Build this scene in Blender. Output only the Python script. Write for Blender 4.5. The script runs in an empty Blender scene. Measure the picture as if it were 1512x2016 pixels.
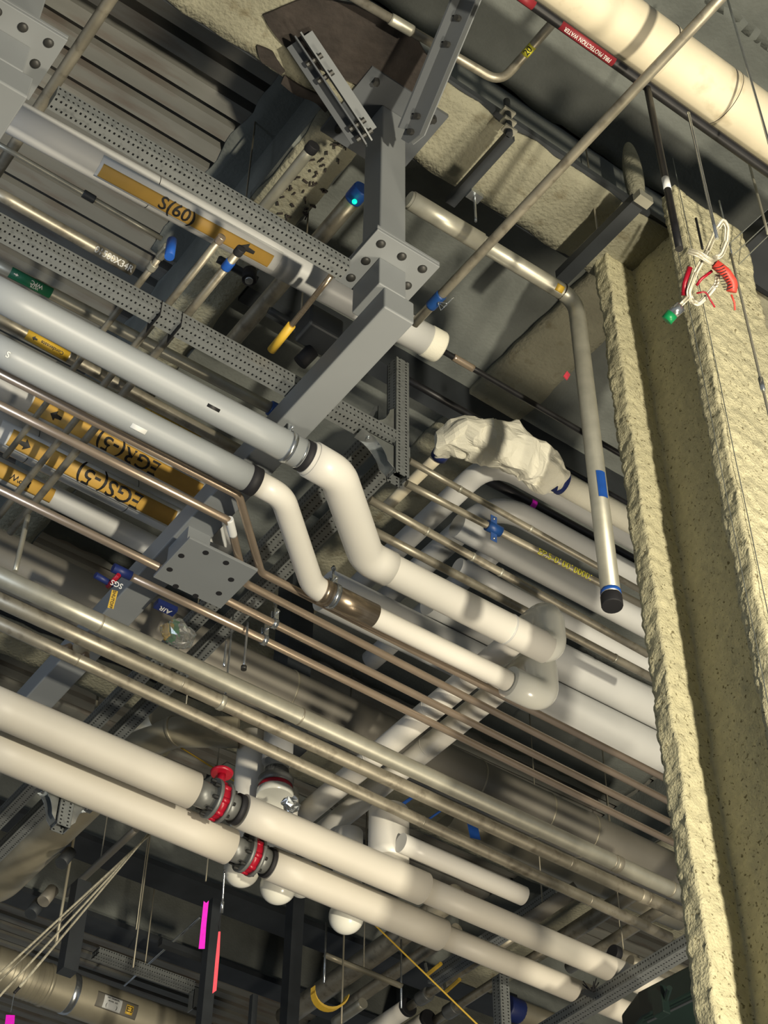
import bpy, math, random
from mathutils import Vector as V, noise, Matrix
random.seed(7); noise.seed_set(11)
C = bpy.context.scene.collection
# ---------------------------------------------------------------- camera
EL, RO, AZ, F = math.radians(45.23), math.radians(.705), math.radians(35.54), 3251.0
def _g(v):
    c, s = math.cos(AZ), math.sin(AZ)
    return V((c*v[0]+s*v[1], -s*v[0]+c*v[1], v[2]))
_r = V((1,0,0)); _u = V((0,-math.sin(EL),math.cos(EL)))
FW = _g(V((0,math.cos(EL),math.sin(EL))))
RT = _g(math.cos(RO)*_r+math.sin(RO)*_u); UP = _g(-math.sin(RO)*_r+math.cos(RO)*_u)
O = V((0,0,1.6))
cd = bpy.data.cameras.new('camera'); cam = bpy.data.objects.new('camera', cd); C.objects.link(cam)
cd.sensor_fit = 'HORIZONTAL'; cd.sensor_width = 36; cd.lens = 36*F/1512; cd.clip_start = .05
m = Matrix((RT, UP, -FW)).transposed().to_4x4(); m.translation = O; cam.matrix_world = m
bpy.context.scene.camera = cam
# ---------------------------------------------------------------- world, lights, exposure
w = bpy.data.worlds.new('world'); bpy.context.scene.world = w; w.use_nodes = True
w.node_tree.nodes['Background'].inputs[0].default_value = (.70,.77,.84,1)
w.node_tree.nodes['Background'].inputs[1].default_value = .22
vs = bpy.context.scene.view_settings
vs.view_transform = 'Standard'; vs.look = 'None'; vs.exposure = .15; vs.gamma = 1; vs.use_curve_mapping = False
def lamp(name, loc, tgt, energy, col, size, spot=None, blend=.5):
    d = bpy.data.lights.new(name, 'SPOT' if spot else 'AREA'); d.energy = energy; d.color = col
    if spot: d.spot_size = math.radians(spot); d.spot_blend = blend; d.shadow_soft_size = size
    else: d.size = size
    o = bpy.data.objects.new(name, d); C.objects.link(o); o.location = loc
    o.rotation_euler = (V(tgt)-V(loc)).to_track_quat('-Z','Y').to_euler(); return o
lamp('work_light_warm', (1.9,-2.2,1.3), (3.5,3.6,4.9), 2300, (1,.90,.70), .10, 76, .6)
lamp('work_light_low', (4.6,1.2,.4), (3.2,6.5,6.6), 260, (1,.88,.68), .9)
lamp('work_light_cool', (-1.6,3.2,5.0), (1.2,4.7,6.6), 150, (.74,.84,1), .5, 58, .8)
# ---------------------------------------------------------------- picture-to-space helpers
def ray(x,y): return FW*F + RT*(x-756) - UP*(y-1008)
def P(x,y,z): d = ray(x,y); return O + d*((z-1.6)/d.z)
def Pd(x,y,dep): return O + ray(x,y)*(dep/F)
def on(x,y,ax,val): d = ray(x,y); return O + d*((val-O[ax])/d[ax])
def depth(p): return (p-O).dot(FW)
def proj(p): q = p-O; k = q.dot(FW); return (756+F*q.dot(RT)/k, 1008-F*q.dot(UP)/k)
X_, Y_, Z_ = V((1,0,0)), V((0,1,0)), V((0,0,1))
def gox(p, d, X):
    k = (X-756)/F; a = p-O; return p + d*((k*a.dot(FW)-a.dot(RT))/(d.dot(RT)-k*d.dot(FW)))
def goy(p, d, Y):
    k = (1008-Y)/F; a = p-O; return p + d*((k*a.dot(FW)-a.dot(UP))/(d.dot(UP)-k*d.dot(FW)))
def px(w, p): return w*depth(p)/F
# ---------------------------------------------------------------- materials
MT = {}
def nd(nt, t, **k):
    n = nt.nodes.new(t)
    for a, b in k.items(): setattr(n, a, b)
    return n
def mat(name, col, rough=.5, metal=0, var=.15, sc=6, bump=0, bsc=60, spec=.5, stretch=None, col2=None, c2=(.5,.7), coat=0):
    m = bpy.data.materials.new(name); m.use_nodes = True; nt = m.node_tree; b = nt.nodes['Principled BSDF']; L = nt.links.new
    b.inputs['Roughness'].default_value = rough; b.inputs['Metallic'].default_value = metal
    b.inputs['Specular IOR Level'].default_value = spec; b.inputs['Coat Weight'].default_value = coat
    tc = nd(nt,'ShaderNodeNewGeometry').outputs['Position']
    if stretch:
        mp = nd(nt,'ShaderNodeMapping'); mp.inputs['Scale'].default_value = stretch; L(tc, mp.inputs[0]); tc = mp.outputs[0]
    n = nd(nt,'ShaderNodeTexNoise'); n.inputs['Scale'].default_value = sc; n.inputs['Detail'].default_value = 5; L(tc, n.inputs[0])
    r = nd(nt,'ShaderNodeValToRGB'); L(n.outputs[0], r.inputs[0])
    r.color_ramp.elements[0].position = .3; r.color_ramp.elements[1].position = .7
    r.color_ramp.elements[0].color = tuple(c*(1-var) for c in col)+(1,); r.color_ramp.elements[1].color = tuple(min(1,c*(1+var)) for c in col)+(1,)
    out = r.outputs[0]
    if col2:
        n2 = nd(nt,'ShaderNodeTexNoise'); n2.inputs['Scale'].default_value = sc*2.3; n2.inputs['Detail'].default_value = 8; L(tc, n2.inputs[0])
        r2 = nd(nt,'ShaderNodeMapRange'); r2.inputs[1].default_value = c2[0]; r2.inputs[2].default_value = c2[1]; L(n2.outputs[0], r2.inputs[0])
        mx = nd(nt,'ShaderNodeMix', data_type='RGBA'); L(r2.outputs[0], mx.inputs[0]); L(out, mx.inputs[6]); mx.inputs[7].default_value = col2+(1,); out = mx.outputs[2]
    L(out, b.inputs['Base Color'])
    if bump:
        n3 = nd(nt,'ShaderNodeTexNoise'); n3.inputs['Scale'].default_value = bsc; n3.inputs['Detail'].default_value = 6; L(nd(nt,'ShaderNodeNewGeometry').outputs['Position'], n3.inputs[0])
        bp = nd(nt,'ShaderNodeBump'); bp.inputs['Strength'].default_value = 1; bp.inputs['Distance'].default_value = bump; L(n3.outputs[0], bp.inputs['Height']); L(bp.outputs[0], b.inputs['Normal'])
    MT[name] = m; return m
def s(r,g,b): return tuple((c/255/12.92 if c/255<=.04045 else ((c/255+.055)/1.055)**2.4) for c in (r,g,b))
mat('fireproof', s(142,140,122), .95, var=.12, sc=5, bump=.010, bsc=55, col2=s(118,112,92), c2=(.58,.75), spec=.1)
mat('fireproof_column', s(208,202,168), .95, var=.10, sc=34, bump=.006, bsc=110, col2=s(128,120,92), c2=(.60,.68), spec=.1)
mat('overspray', s(112,116,112), .95, var=.2, sc=4, bump=.003, bsc=60, spec=.1)
mat('torn_steel', s(50,44,40), .85, var=.4, sc=9, bump=.006, bsc=30)
mat('deck_steel', s(132,132,126), .55, .2, var=.12, sc=2.5, stretch=(.5,3,1), col2=s(112,98,88), c2=(.5,.8))
mat('dark_steel', s(52,56,60), .55, .2, var=.2)
mat('black_pipe', s(30,30,32), .45, .2, var=.3, sc=20)
mat('grey_paint', s(128,132,134), .5, 0, var=.04, sc=3)
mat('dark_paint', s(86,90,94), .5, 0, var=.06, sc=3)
mat('bolt_dark', s(58,58,56), .5, .4, var=.2, sc=50)
mat('white_jacket', s(226,223,214), .38, 0, var=.03, sc=3)
mat('pvc_gloss', s(226,226,216), .22, 0, var=.02, coat=.3)
mat('grey_jacket', s(188,189,187), .42, 0, var=.03)
mat('grey_plastic', s(148,153,156), .42, 0, var=.03)
mat('aged_white', s(200,195,183), .5, 0, var=.04, sc=4)
mat('old_jacket', s(214,204,178), .6, 0, var=.08, sc=4, col2=s(168,155,125), c2=(.55,.8))
mat('bare_pipe', s(160,154,138), .44, .6, var=.18, sc=9, stretch=(1,1,1), col2=s(105,98,84), c2=(.52,.8))
mat('galv_pipe', s(172,170,156), .42, .55, var=.12, sc=14)
mat('duct_dark', s(132,128,118), .5, .35, var=.12, sc=3)
mat('duct_galv', s(160,154,135), .45, .45, var=.12, sc=5)
mat('copper', s(186,168,148), .3, .7, var=.08, sc=10)
mat('stainless', s(165,150,130), .3, .85, var=.15, sc=5, stretch=(2,30,30))
mat('chrome', s(190,195,198), .25, .9, var=.1, sc=30)
mat('black_rubber', s(28,28,32), .7, var=.1)
mat('blue_tape', s(25,80,165), .5, var=.1, sc=30)
mat('navy', s(25,40,95), .5, var=.1)
mat('blue_coupling', s(20,62,120), .45, var=.15, sc=30)
mat('yellow', s(205,168,55), .5, var=.08, sc=20)
mat('orange_label', s(208,166,80), .55, var=.05, sc=20)
mat('yellow_crayon', s(200,195,60), .7, var=.4, sc=90)
mat('white_label', s(226,228,226), .5, var=.03)
mat('black_ink', s(20,20,22), .6, var=0)
mat('white_ink', s(215,215,210), .6, var=0)
mat('green_label', s(20,95,65), .5, var=.1)
mat('green_tape', s(10,130,75), .4, var=.1)
mat('red_label', s(125,32,40), .5, var=.1)
mat('red_valve', s(160,20,42), .35, var=.12, sc=20)
mat('red_tape', s(225,75,62), .45, var=.2, sc=60)
mat('magenta', s(225,20,205), .5, var=.12, sc=60)
mat('coral', s(250,82,100), .5, var=.08, sc=60)
mat('flange_grey', s(120,122,120), .45, .4, var=.12, sc=20)
mat('cloth', s(225,222,205), .8, var=.04, sc=10, bump=.0015, bsc=160)
mat('cable', s(200,195,175), .35, .3, var=.25, sc=60)
mat('green_machine', s(14,30,26), .5, var=.1)
mat('string_yellow', s(230,190,70), .6, var=.1)
mat('concrete_floor', s(150,146,138), .8, var=.15, sc=1)
def glass():
    m = mat('clear_plastic', s(225,225,220), .15); b = m.node_tree.nodes['Principled BSDF']
    b.inputs['Transmission Weight'].default_value = .9; b.inputs['Roughness'].default_value = .12; return m
glass()
def led():
    m = mat('green_led', s(20,220,90), .3); b = m.node_tree.nodes['Principled BSDF']
    b.inputs['Emission Color'].default_value = (.0,1,.25,1); b.inputs['Emission Strength'].default_value = 3
led()
def perforated(ax, c=.016, pitch=.0175):
    nm = 'perforated_%s' % ax
    m = mat(nm, s(128,132,132), .5, .4, var=.06, sc=20, col2=s(108,112,112), c2=(.55,.7)); nt = m.node_tree; L = nt.links.new
    b = nt.nodes['Principled BSDF']; src = b.inputs['Base Color'].links[0].from_socket
    sp = nd(nt,'ShaderNodeSeparateXYZ'); L(nd(nt,'ShaderNodeTexCoord').outputs['Object'], sp.inputs[0])
    def M(op,a,b_=None):
        n = nd(nt,'ShaderNodeMath', operation=op)
        for i,v in enumerate((a,b_)):
            if v is None: continue
            if isinstance(v,(int,float)): n.inputs[i].default_value = v
            else: L(v, n.inputs[i])
        return n.outputs[0]
    i = 'XYZ'.index(ax.upper()); al = sp.outputs[i]; cr = [sp.outputs[j] for j in range(3) if j != i]
    u = M('SUBTRACT', M('PINGPONG', al, pitch/2), pitch/4)   # -p/4..p/4, holes about one end
    u = M('LESS_THAN', u, -pitch*.06)
    def row(q): return M('LESS_THAN', M('ABSOLUTE', M('SUBTRACT', M('ABSOLUTE', q), c)), .0042)
    msk = M('MULTIPLY', u, M('MAXIMUM', row(cr[0]), row(cr[1])))
    mx = nd(nt,'ShaderNodeMix', data_type='RGBA'); L(msk, mx.inputs[0]); L(src, mx.inputs[6]); mx.inputs[7].default_value = (.006,.007,.008,1)
    L(mx.outputs[2], b.inputs['Base Color']); return m
for a in 'xyz': perforated(a)
# ---------------------------------------------------------------- mesh helpers
class MB:
    def __init__(s): s.v = []; s.f = []
    def box(s, c, h, ax=(X_,Y_,Z_)):
        n = len(s.v); c = V(c)
        for i in (-1,1):
            for j in (-1,1):
                for k in (-1,1): s.v.append(c+ax[0]*h[0]*i+ax[1]*h[1]*j+ax[2]*h[2]*k)
        for q in ((0,1,3,2),(4,6,7,5),(0,4,5,1),(2,3,7,6),(0,2,6,4),(1,5,7,3)): s.f.append(tuple(n+t for t in q))
        return s
    def bb(s, a, b): a, b = V(a), V(b); return s.box((a+b)/2, (abs(b.x-a.x)/2, abs(b.y-a.y)/2, abs(b.z-a.z)/2))
    def tube(s, path, r, seg=16, cap=True, hollow=None):
        n0 = len(s.v); N = len(path); rs = r if isinstance(r,(list,tuple)) else [r]*N
        t = (path[1]-path[0]).normalized(); u = t.cross(Z_ if abs(t.z)<.9 else X_).normalized()
        for i, p in enumerate(path):
            a = path[max(i-1,0)]; b = path[min(i+1,N-1)]; t = (b-a).normalized()
            u = (u-t*u.dot(t)).normalized(); w_ = t.cross(u)
            for k in range(seg):
                q = 2*math.pi*k/seg; s.v.append(p+(u*math.cos(q)+w_*math.sin(q))*rs[i])
        for i in range(N-1):
            for k in range(seg):
                a = n0+i*seg+k; b = n0+i*seg+(k+1)%seg; s.f.append((a,b,b+seg,a+seg))
        if cap: s.f.append(tuple(n0+k for k in range(seg-1,-1,-1))); s.f.append(tuple(n0+(N-1)*seg+k for k in range(seg)))
        return s
    def ball(s, c, r, seg=16, rings=10, sc=(1,1,1)):
        pts = []; rr = []
        n0 = len(s.v)
        for i in range(1,rings):
            a = math.pi*i/rings
            for k in range(seg):
                q = 2*math.pi*k/seg; s.v.append(c+V((math.sin(a)*math.cos(q)*r*sc[0], math.sin(a)*math.sin(q)*r*sc[1], math.cos(a)*r*sc[2])))
        for i in range(rings-2):
            for k in range(seg):
                a = n0+i*seg+k; b = n0+i*seg+(k+1)%seg; s.f.append((a,a+seg,b+seg,b))
        s.v.append(c+V((0,0,r*sc[2]))); s.v.append(c-V((0,0,r*sc[2]))); T = len(s.v)-2
        for k in range(seg):
            s.f.append((T, n0+k, n0+(k+1)%seg)); e = n0+(rings-2)*seg; s.f.append((T+1, e+(k+1)%seg, e+k))
        return s
    def prism(s, poly, off):
        n = len(s.v); N = len(poly); s.v += [V(p) for p in poly]+[V(p)+off for p in poly]
        s.f.append(tuple(range(n,n+N))); s.f.append(tuple(range(n+2*N-1,n+N-1,-1)))
        for i in range(N): j = (i+1)%N; s.f.append((n+i,n+N+i,n+N+j,n+j))
        return s
    def build(s, name, m, parent=None, smooth=False, bevel=0):
        lo = V([min(v[i] for v in s.v) for i in range(3)]); hi = V([max(v[i] for v in s.v) for i in range(3)]); c = (lo+hi)/2
        me = bpy.data.meshes.new(name); me.from_pydata([v-c for v in s.v], [], s.f); me.materials.append(MT[m]); me.update()
        o = bpy.data.objects.new(name, me); C.objects.link(o); o.location = c
        if parent: o.parent = parent; o.matrix_parent_inverse = Matrix.Translation(-parent.location)
        if smooth:
            for p in me.polygons: p.use_smooth = len(p.vertices) < 8
        if bevel:
            b = o.modifiers.new('bevel','BEVEL'); b.width = bevel; b.segments = 2; b.limit_method = 'ANGLE'
        return o
def T(o, label, cat, group=None):
    o['label'] = label; o['category'] = cat
    if group: o['group'] = group
    return o
def S(o): o['kind'] = 'structure'; return o
def empty(name, loc, label, cat, group=None):
    o = bpy.data.objects.new(name, None); o.empty_display_size = .05; C.objects.link(o); o.location = loc; return T(o,label,cat,group)
def pt(q): return q if isinstance(q, V) else P(*q)
def fillet(pts, rad, n=8):
    out = [pts[0]]
    for i in range(1,len(pts)-1):
        a, b, c = pts[i-1], pts[i], pts[i+1]; u = (a-b); v = (c-b); lu, lv = u.length, v.length; u.normalize(); v.normalize()
        ang = u.angle(v); d = min(rad/math.tan(ang/2), lu*.48, lv*.48)
        p0, p1 = b+u*d, b+v*d
        for k in range(n+1):
            t = k/n; out.append(p0*(1-t)**2+b*2*t*(1-t)+p1*t*t)
    out.append(pts[-1]); return out
class Pipe: pass
def pipe(name, label, cat, pts, w, m, bend=None, group=None, seg=20, wi=0, parent=None, r=None, sub=0):
    p = [pt(q) for q in pts]; q = Pipe(); q.p = p; q.r = r or px(w, p[wi])/2
    path = fillet(p, bend if bend else q.r*3) if len(p) > 2 else p
    if len(path) == 2: path = [path[0].lerp(path[1], t/6) for t in range(7)]
    q.o = MB().tube(path, q.r, seg).build(name, m, parent, True)
    if label: T(q.o, label, cat, group)
    return q
def seg_at(q, X=None, Y=None, i=0):
    d = (q.p[i+1]-q.p[i]).normalized(); return (gox(q.p[i], d, X) if X is not None else goy(q.p[i], d, Y)), d
def ring(q, X=None, Y=None, L=.03, k=1.12, m='bare_pipe', name='coupling', i=0, seg=20, parent=None):
    c, d = seg_at(q, X, Y, i)
    return MB().tube([c-d*L/2, c-d*L*.4, c+d*L*.4, c+d*L/2], [q.r*(k-.05), q.r*k, q.r*k, q.r*(k-.05)], seg).build(name, m, parent or q.o, True)
def clampring(q, X=None, Y=None, L=.02, k=1.15, m='galv_pipe', i=0, ears=True, name='clamp'):
    c, d = seg_at(q, X, Y, i); b = MB().tube([c-d*L/2, c+d*L/2], q.r*k, 20)
    n = nrm(c, d); t = n.cross(d)
    if ears:
        for sgn in (-1,1): b.box(c+t*sgn*q.r*(k+.25), (q.r*.35, L*.45, q.r*.14), (t, d, n))
    return b.build(name, m, q.o, True)
def nrm(c, d, off=0):
    n = O-c; n = (n-d*n.dot(d)).normalized()
    return Matrix.Rotation(math.radians(off), 3, d) @ n
def patch(q, X, L, H, m, name='label', off=0, i=0, lift=.0015, parent=None, rows=8):
    c, d = seg_at(q, X, None, i); n = nrm(c, d, off); t = n.cross(d); r = q.r+lift; b = MB(); K = rows
    for a in range(K+1):
        v = (a/K-.5)*H/r
        for u in (-.5,.5):
            for rr in (r, r-.004): b.v.append(c+d*L*u+(n*math.cos(v)+t*math.sin(v))*rr)
    for a in range(K):
        e = a*4; b.f += [(e,e+2,e+6,e+4),(e+1,e+5,e+7,e+3),(e,e+4,e+5,e+1),(e+2,e+3,e+7,e+6)]
    b.f += [(0,1,3,2),(K*4,K*4+2,K*4+3,K*4+1)]
    return b.build(name, m, parent or q.o, True)
def glyphs(txt, size):
    cu = bpy.data.curves.new('t','FONT'); cu.body = txt; cu.size = size; cu.align_x = 'CENTER'; cu.align_y = 'CENTER'; cu.resolution_u = 3; cu.offset = size*.012
    o = bpy.data.objects.new('t', cu); C.objects.link(o); dg = bpy.context.evaluated_depsgraph_get(); me = bpy.data.meshes.new_from_object(o.evaluated_get(dg))
    vs_ = [v.co.copy() for v in me.vertices]; fs = [tuple(p.vertices) for p in me.polygons]
    bpy.data.objects.remove(o); bpy.data.curves.remove(cu); bpy.data.meshes.remove(me); return vs_, fs
def text(q, X, txt, size, m='black_ink', off=0, flip=False, i=0, lift=.003, parent=None, sx=1, name='lettering'):
    c, d = seg_at(q, X, None, i); n = nrm(c, d, off); e = -d if flip else d; up = n.cross(e); r = q.r+lift
    vs_, fs = glyphs(txt, size); b = MB()
    for v in vs_: a = v.y/r; b.v.append(c+e*v.x*sx+(n*math.cos(a)+up*math.sin(a))*r)
    b.f = fs; return b.build(name, m, parent or q.o)
def arrow(q, X, L, H, m='black_ink', off=0, flip=False, i=0, lift=.003, parent=None):
    c, d = seg_at(q, X, None, i); n = nrm(c, d, off); e = -d if flip else d; up = n.cross(e); r = q.r+lift; b = MB()
    K = 14
    for k in range(K+1):
        y = k/K-.5; a = y*H/r; tip = .5*(1-2*abs(y))
        for x in ((0 if abs(y)>.21 else -.5), tip): b.v.append(c+e*x*L+(n*math.cos(a)+up*math.sin(a))*r)
    for k in range(K): b.f.append((2*k,2*k+1,2*k+3,2*k+2))
    return b.build('flow_arrow', m, parent or q.o)
def flat_text(c, e, up, txt, size, m, name='lettering', parent=None):
    vs_, fs = glyphs(txt, size); b = MB(); b.v = [c+e*v.x+up*v.y for v in vs_]; b.f = fs; return b.build(name, m, parent)
# ================================================================ SETTING
def deck():
    b = MB(); y = -3.0; x0, x1 = -3, 17; pr = []
    y0 = 3.39-.12*60
    for k in range(190):
        a = y0+k*.12; pr += [(a,8.0),(a+.076,8.0),(a+.078,8.09),(a+.118,8.09)]
    for (yy,zz) in pr: b.v += [V((x0,yy,zz)), V((x1,yy,zz))]
    for i in range(len(pr)-1): b.f.append((2*i,2*i+1,2*i+3,2*i+2))
    n = len(b.v); yl = pr[-1][0]
    b.v += [V((x0,y0,8.15)),V((x1,y0,8.15)),V((x0,yl,8.15)),V((x1,yl,8.15))]; b.f.append((n,n+1,n+3,n+2))
    S(b.build('ceiling','deck_steel'))
deck()
S(MB().bb((-6,-6,-.1),(18,20,0)).build('floor','concrete_floor'))
def rough_slab(name, x0, x1, y0, y1, z0, z1, m, amp=.03, sc=7, step=.05, parent=None, label=None, zamp=.006):
    nx = max(2,int((x1-x0)/step)); ny = max(2,int((y1-y0)/step)); b = MB()
    for lay in (0,1):
        for i in range(nx+1):
            for j in range(ny+1):
                x = x0+(x1-x0)*i/nx; y = y0+(y1-y0)*j/ny; z = z0 if lay == 0 else z1
                d = noise.noise_vector(V((x*sc,y*sc,3.1)))
                if i in (0,nx): x += d.x*amp
                if j in (0,ny): y += d.y*amp
                if lay == 0: z += d.z*zamp
                b.v.append(V((x,y,z)))
    W = ny+1; N = (nx+1)*W
    for i in range(nx):
        for j in range(ny):
            a = i*W+j; b.f.append((a,a+1,a+W+1,a+W)); b.f.append((N+a,N+a+W,N+a+W+1,N+a+1))
    for i in range(nx): b.f.append((i*W,(i+1)*W,N+(i+1)*W,N+i*W)); a = i*W+ny; b.f.append((a,N+a,N+a+W,a+W))
    for j in range(ny): b.f.append((j,N+j,N+j+1,j+1)); a = nx*W+j; b.f.append((a,a+1,N+a+1,N+a))
    return b.build(name, m, parent, True)
TRIM = [0]
def beamX(y0, y1, x0, x1, z=7.4, fp=True):
    TRIM[0] += 1
    o = S(MB().bb((x0,(y0+y1)/2-.03,z+.05),(x1,(y0+y1)/2+.03,8)).build('trim_%d'%TRIM[0], 'overspray'))
    MB().bb((x0,y0,z+.012),(x1,y1,z+.05)).build('flange','dark_steel',o)
    if fp: rough_slab('fireproofing', x0, x1, y0+.015, y1-.01, z, z+.012, 'fireproof', .02, parent=o, zamp=.012)
    return o
def beamY(x0, x1, y0, y1, z=7.4, fp=True):
    TRIM[0] += 1
    o = S(MB().bb(((x0+x1)/2-.03,y0,z+.05),((x0+x1)/2+.03,y1,8)).build('trim_%d'%TRIM[0], 'overspray'))
    MB().bb((x0,y0,z+.012),(x1,y1,z+.05)).build('flange','overspray',o)
    if fp: rough_slab('fireproofing', x0+.01, x1-.01, y0, y1, z, z+.012, 'fireproof', .02, parent=o, zamp=.012)
    return o
bA = beamX(2.60, 2.98, -1, 5.4)
bB = beamY(1.82, 2.06, 2.99, 7.0, 7.42)
e1 = P(1043,660,7.42); e2 = P(1085,765,7.42)
e1 = P(1043,660,7.94); e2 = P(1088,768,7.94); bC = S(rough_slab('trim_%d'%(TRIM[0]+1), e1.x, e2.x, 3.0, 9.0, 7.94, 8.0, 'fireproof', .02)); TRIM[0] += 1
q1 = P(870,780,7.8); TRIM[0] += 1
shadow_gap = S(MB().bb((2.2,q1.y,7.8),(8,q1.y+.10,8)).build('trim_%d'%TRIM[0],'dark_steel'))  # dark strip on the deck standing in for the shadow gap along a beam
q2 = P(318,1735,7.4); bE = beamX(q2.y-.12, q2.y+.12, 1.5, 12, 7.4, False)
q3 = P(330,1880,7.4); bF = beamX(q3.y-.1, q3.y+.1, 1.5, 14, 7.4, False)
q4 = P(110,1500,7.4); bG = beamX(6.5, 6.8, 1.5, 12, 7.4)
q5 = P(950,1720,7.4); bH = beamY(6.4, 6.75, 3, 12, 7.42)
beamX(2.60, 2.98, 5.4, 9, 7.4)
# overspray on the deck around the beams
def over(x0,x1,y0,y1): o = rough_slab('trim_%d'%(TRIM[0]+1), x0,x1,y0,y1,7.985,8.0,'overspray',.035,9,.05); TRIM[0] += 1; return S(o)
over(1.76,2.1,2.95,4.4); over(2.0,6.4,3.0,5.4); over(-.4,6,1.9,2.75); over(2.2,6,1.2,1.95); over(2.0,6.5,5.4,6.4); over(1.9,2.2,4.4,6.4)
over(4.2,5.2,7.6,8.9)
# torn patch of bare steel under beam A
def blob(name, cx, cy, z, pts, m, parent, th=.02, n=48):
    b = MB(); poly = []
    for i in range(n):
        t = i/n*len(pts); a = V(pts[int(t)%len(pts)]); c = V(pts[(int(t)+1)%len(pts)]); p = a.lerp(c, t-int(t))
        q = P(p.x,p.y,z); d = noise.noise_vector(q*9)*.03; poly.append(V((q.x+d.x,q.y+d.y,z)))
    b.prism(poly, V((0,0,th))); return b.build(name, m, parent)
blob('torn_patch',0,0,7.385,[(520,28),(600,0),(690,0),(830,80),(868,150),(850,185),(790,200),(740,180),(660,150),(600,120),(548,80)],'torn_steel',bA)
blob('torn_patch',0,0,7.385,[(498,90),(530,100),(556,140),(548,150),(515,125)],'torn_steel',bA)
blob('torn_patch',0,0,7.385,[(555,150),(600,180),(650,215),(640,222),(590,195),(550,165)],'torn_steel',bA)
rs = random.Random(3)
b = MB()
for i in range(60):
    t = rs.random(); X = 700-t*130+rs.uniform(-45,35); Y = 240+t*190+rs.uniform(-8,8); p = P(X,Y,7.408)
    a = rs.uniform(0,3); b.box(p, (rs.uniform(.004,.014),.003,.004), (V((math.cos(a),math.sin(a),0)),V((-math.sin(a),math.cos(a),0)),Z_))
o = b.build('spray_chips','torn_steel',bB); o['kind'] = 'stuff'
# ---- column (fireproofed H section)
def column():
    x0, y0 = 3.19, 2.935; W, D, tf, tw = .40, .50, .078, .09
    pr = [(0,0),(0,-tf),(W/2-tw/2,-tf),(W/2-tw/2,-D+tf),(0,-D+tf),(0,-D),(W,-D),(W,-D+tf),(W/2+tw/2,-D+tf),(W/2+tw/2,-tf),(W,-tf),(W,0)]
    pts = []
    for i,(a,b_) in enumerate(pr):
        c, d = pr[(i+1)%len(pr)]; L = math.hypot(c-a,d-b_); k = max(1,int(L/.012))
        for j in range(k): pts.append((a+(c-a)*j/k, b_+(d-b_)*j/k))
    b = MB(); N = len(pts); zs = [0+i*.05 for i in range(40)]+[2.0+i*.0125 for i in range(int(5.4/.0125)+1)]
    for z in zs:
        for (x,y) in pts:
            p = V((x0+x,y0+y,z)); d = noise.noise_vector(p*28)*.007+noise.noise_vector(p*70)*.0035+noise.noise_vector(V((p.x,p.y,p.z))*5)*.010
            b.v.append(V((p.x+d.x,p.y+d.y,z)))
    for i in range(len(zs)-1):
        for k in range(N): a = i*N+k; c = i*N+(k+1)%N; b.f.append((a,a+N,c+N,c))
    o = S(b.build('wall_column','fireproof_column',None,True)); o.name = 'trim_%d'%(TRIM[0]+1); TRIM[0] += 1
    # crack lines in the front flange
    for (xx,yy) in ((x0+.015,y0-D-.012),(x0-.012,y0-D+.035)):
        bb = MB()
        for i in range(52):
            z = 2.4+i*.1; a = noise.noise(V((z*2,xx*9,0)))*.008
            bb.box((xx+a,yy+a*.5,z+.05),(.0012,.0012,.055))
        bb.build('crack','overspray',o)
    # far stiffener lobe beside the beam web
    for X,Y,zz in ((1247,345,7.6),):
        p = P(X,Y,zz); MB().ball(p, .06, 14, 16, (.7,.7,4.2)).build('fireproofing','fireproof',o,True)
    return o
col = column()
# ================================================================ HANGING FRAMES
zc = P(753,203,7.385); PX, PY, A_ = zc.x, zc.y, .115
def solve_z(x,y,Y):
    p = V((x,y,6)); return goy(p, Z_, Y).z
ZP = solve_z(PX,PY,506)      # underside of the splice plate
ZB = 6.10
def frame(dx, label, far, extra):
    t = empty('steel_support', (PX+dx+A_/2, PY+A_/2, 7.4), label, 'steel frame', 'grey steel frames hanging from the ceiling beam')
    x, y = PX+dx, PY
    MB().bb((x-.13,y-.11,7.375),(x+A_+.13,y+A_+.13,7.395)).build('top_plate','dark_paint',t)
    MB().bb((x,y,ZP+.03),(x+A_,y+A_,7.375)).build('post','grey_paint',t,bevel=.006)
    a = P(743,452,ZP); c = P(866,526,ZP); hx = (c.x-a.x); 
    py0 = min(a.y,c.y); py1 = py0+hx*.98
    pa, pb = V((a.x+dx,py0,ZP)), V((c.x+dx,py1,ZP+.014))
    MB().bb(pa,pb).build('splice_plate','grey_paint',t,bevel=.002)
    MB().bb(pa+V((0,0,.016)),pb+V((0,0,.016))).build('splice_plate','grey_paint',t,bevel=.002)
    cx, cy = (pa.x+pb.x)/2, (pa.y+pb.y)/2; h = hx/2-.035
    for i,j in ((-1,-1),(0,-1),(1,-1),(-1,0),(1,0),(-1,1),(0,1),(1,1)):
        MB().ball(V((cx+i*h*.9-(.0 if i else 0),cy+j*h*.9,ZP)), .0175, 14, 8, (1,1,.6)).build('bolt_head','bolt_dark',t,True)
    for i in (-1,1):
        for j in (-1,1):
            MB().tube([V((x+A_/2+i*.14,y+A_/2+j*.13,7.375)),V((x+A_/2+i*.14,y+A_/2+j*.13,7.345))],.014,6).build('bolt_head','bolt_dark',t)
    MB().bb((x,y,ZB+.11),(x+A_,y+A_+.05,ZP)).build('stub_post','grey_paint',t,bevel=.004)
    e = P(757,603,ZB); ey = e.y; g = P(816,637,ZB); bw = g.x-e.x
    MB().bb((e.x+dx,ey,ZB),(e.x+dx+bw,far,ZB+.115)).build('box_beam','grey_paint',t,bevel=.006)
    return t, e.x+dx, bw
fr, bx, bw = frame(0, 'grey steel support with a square post in the picture centre and a long box beam', 7.2, True)
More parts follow.
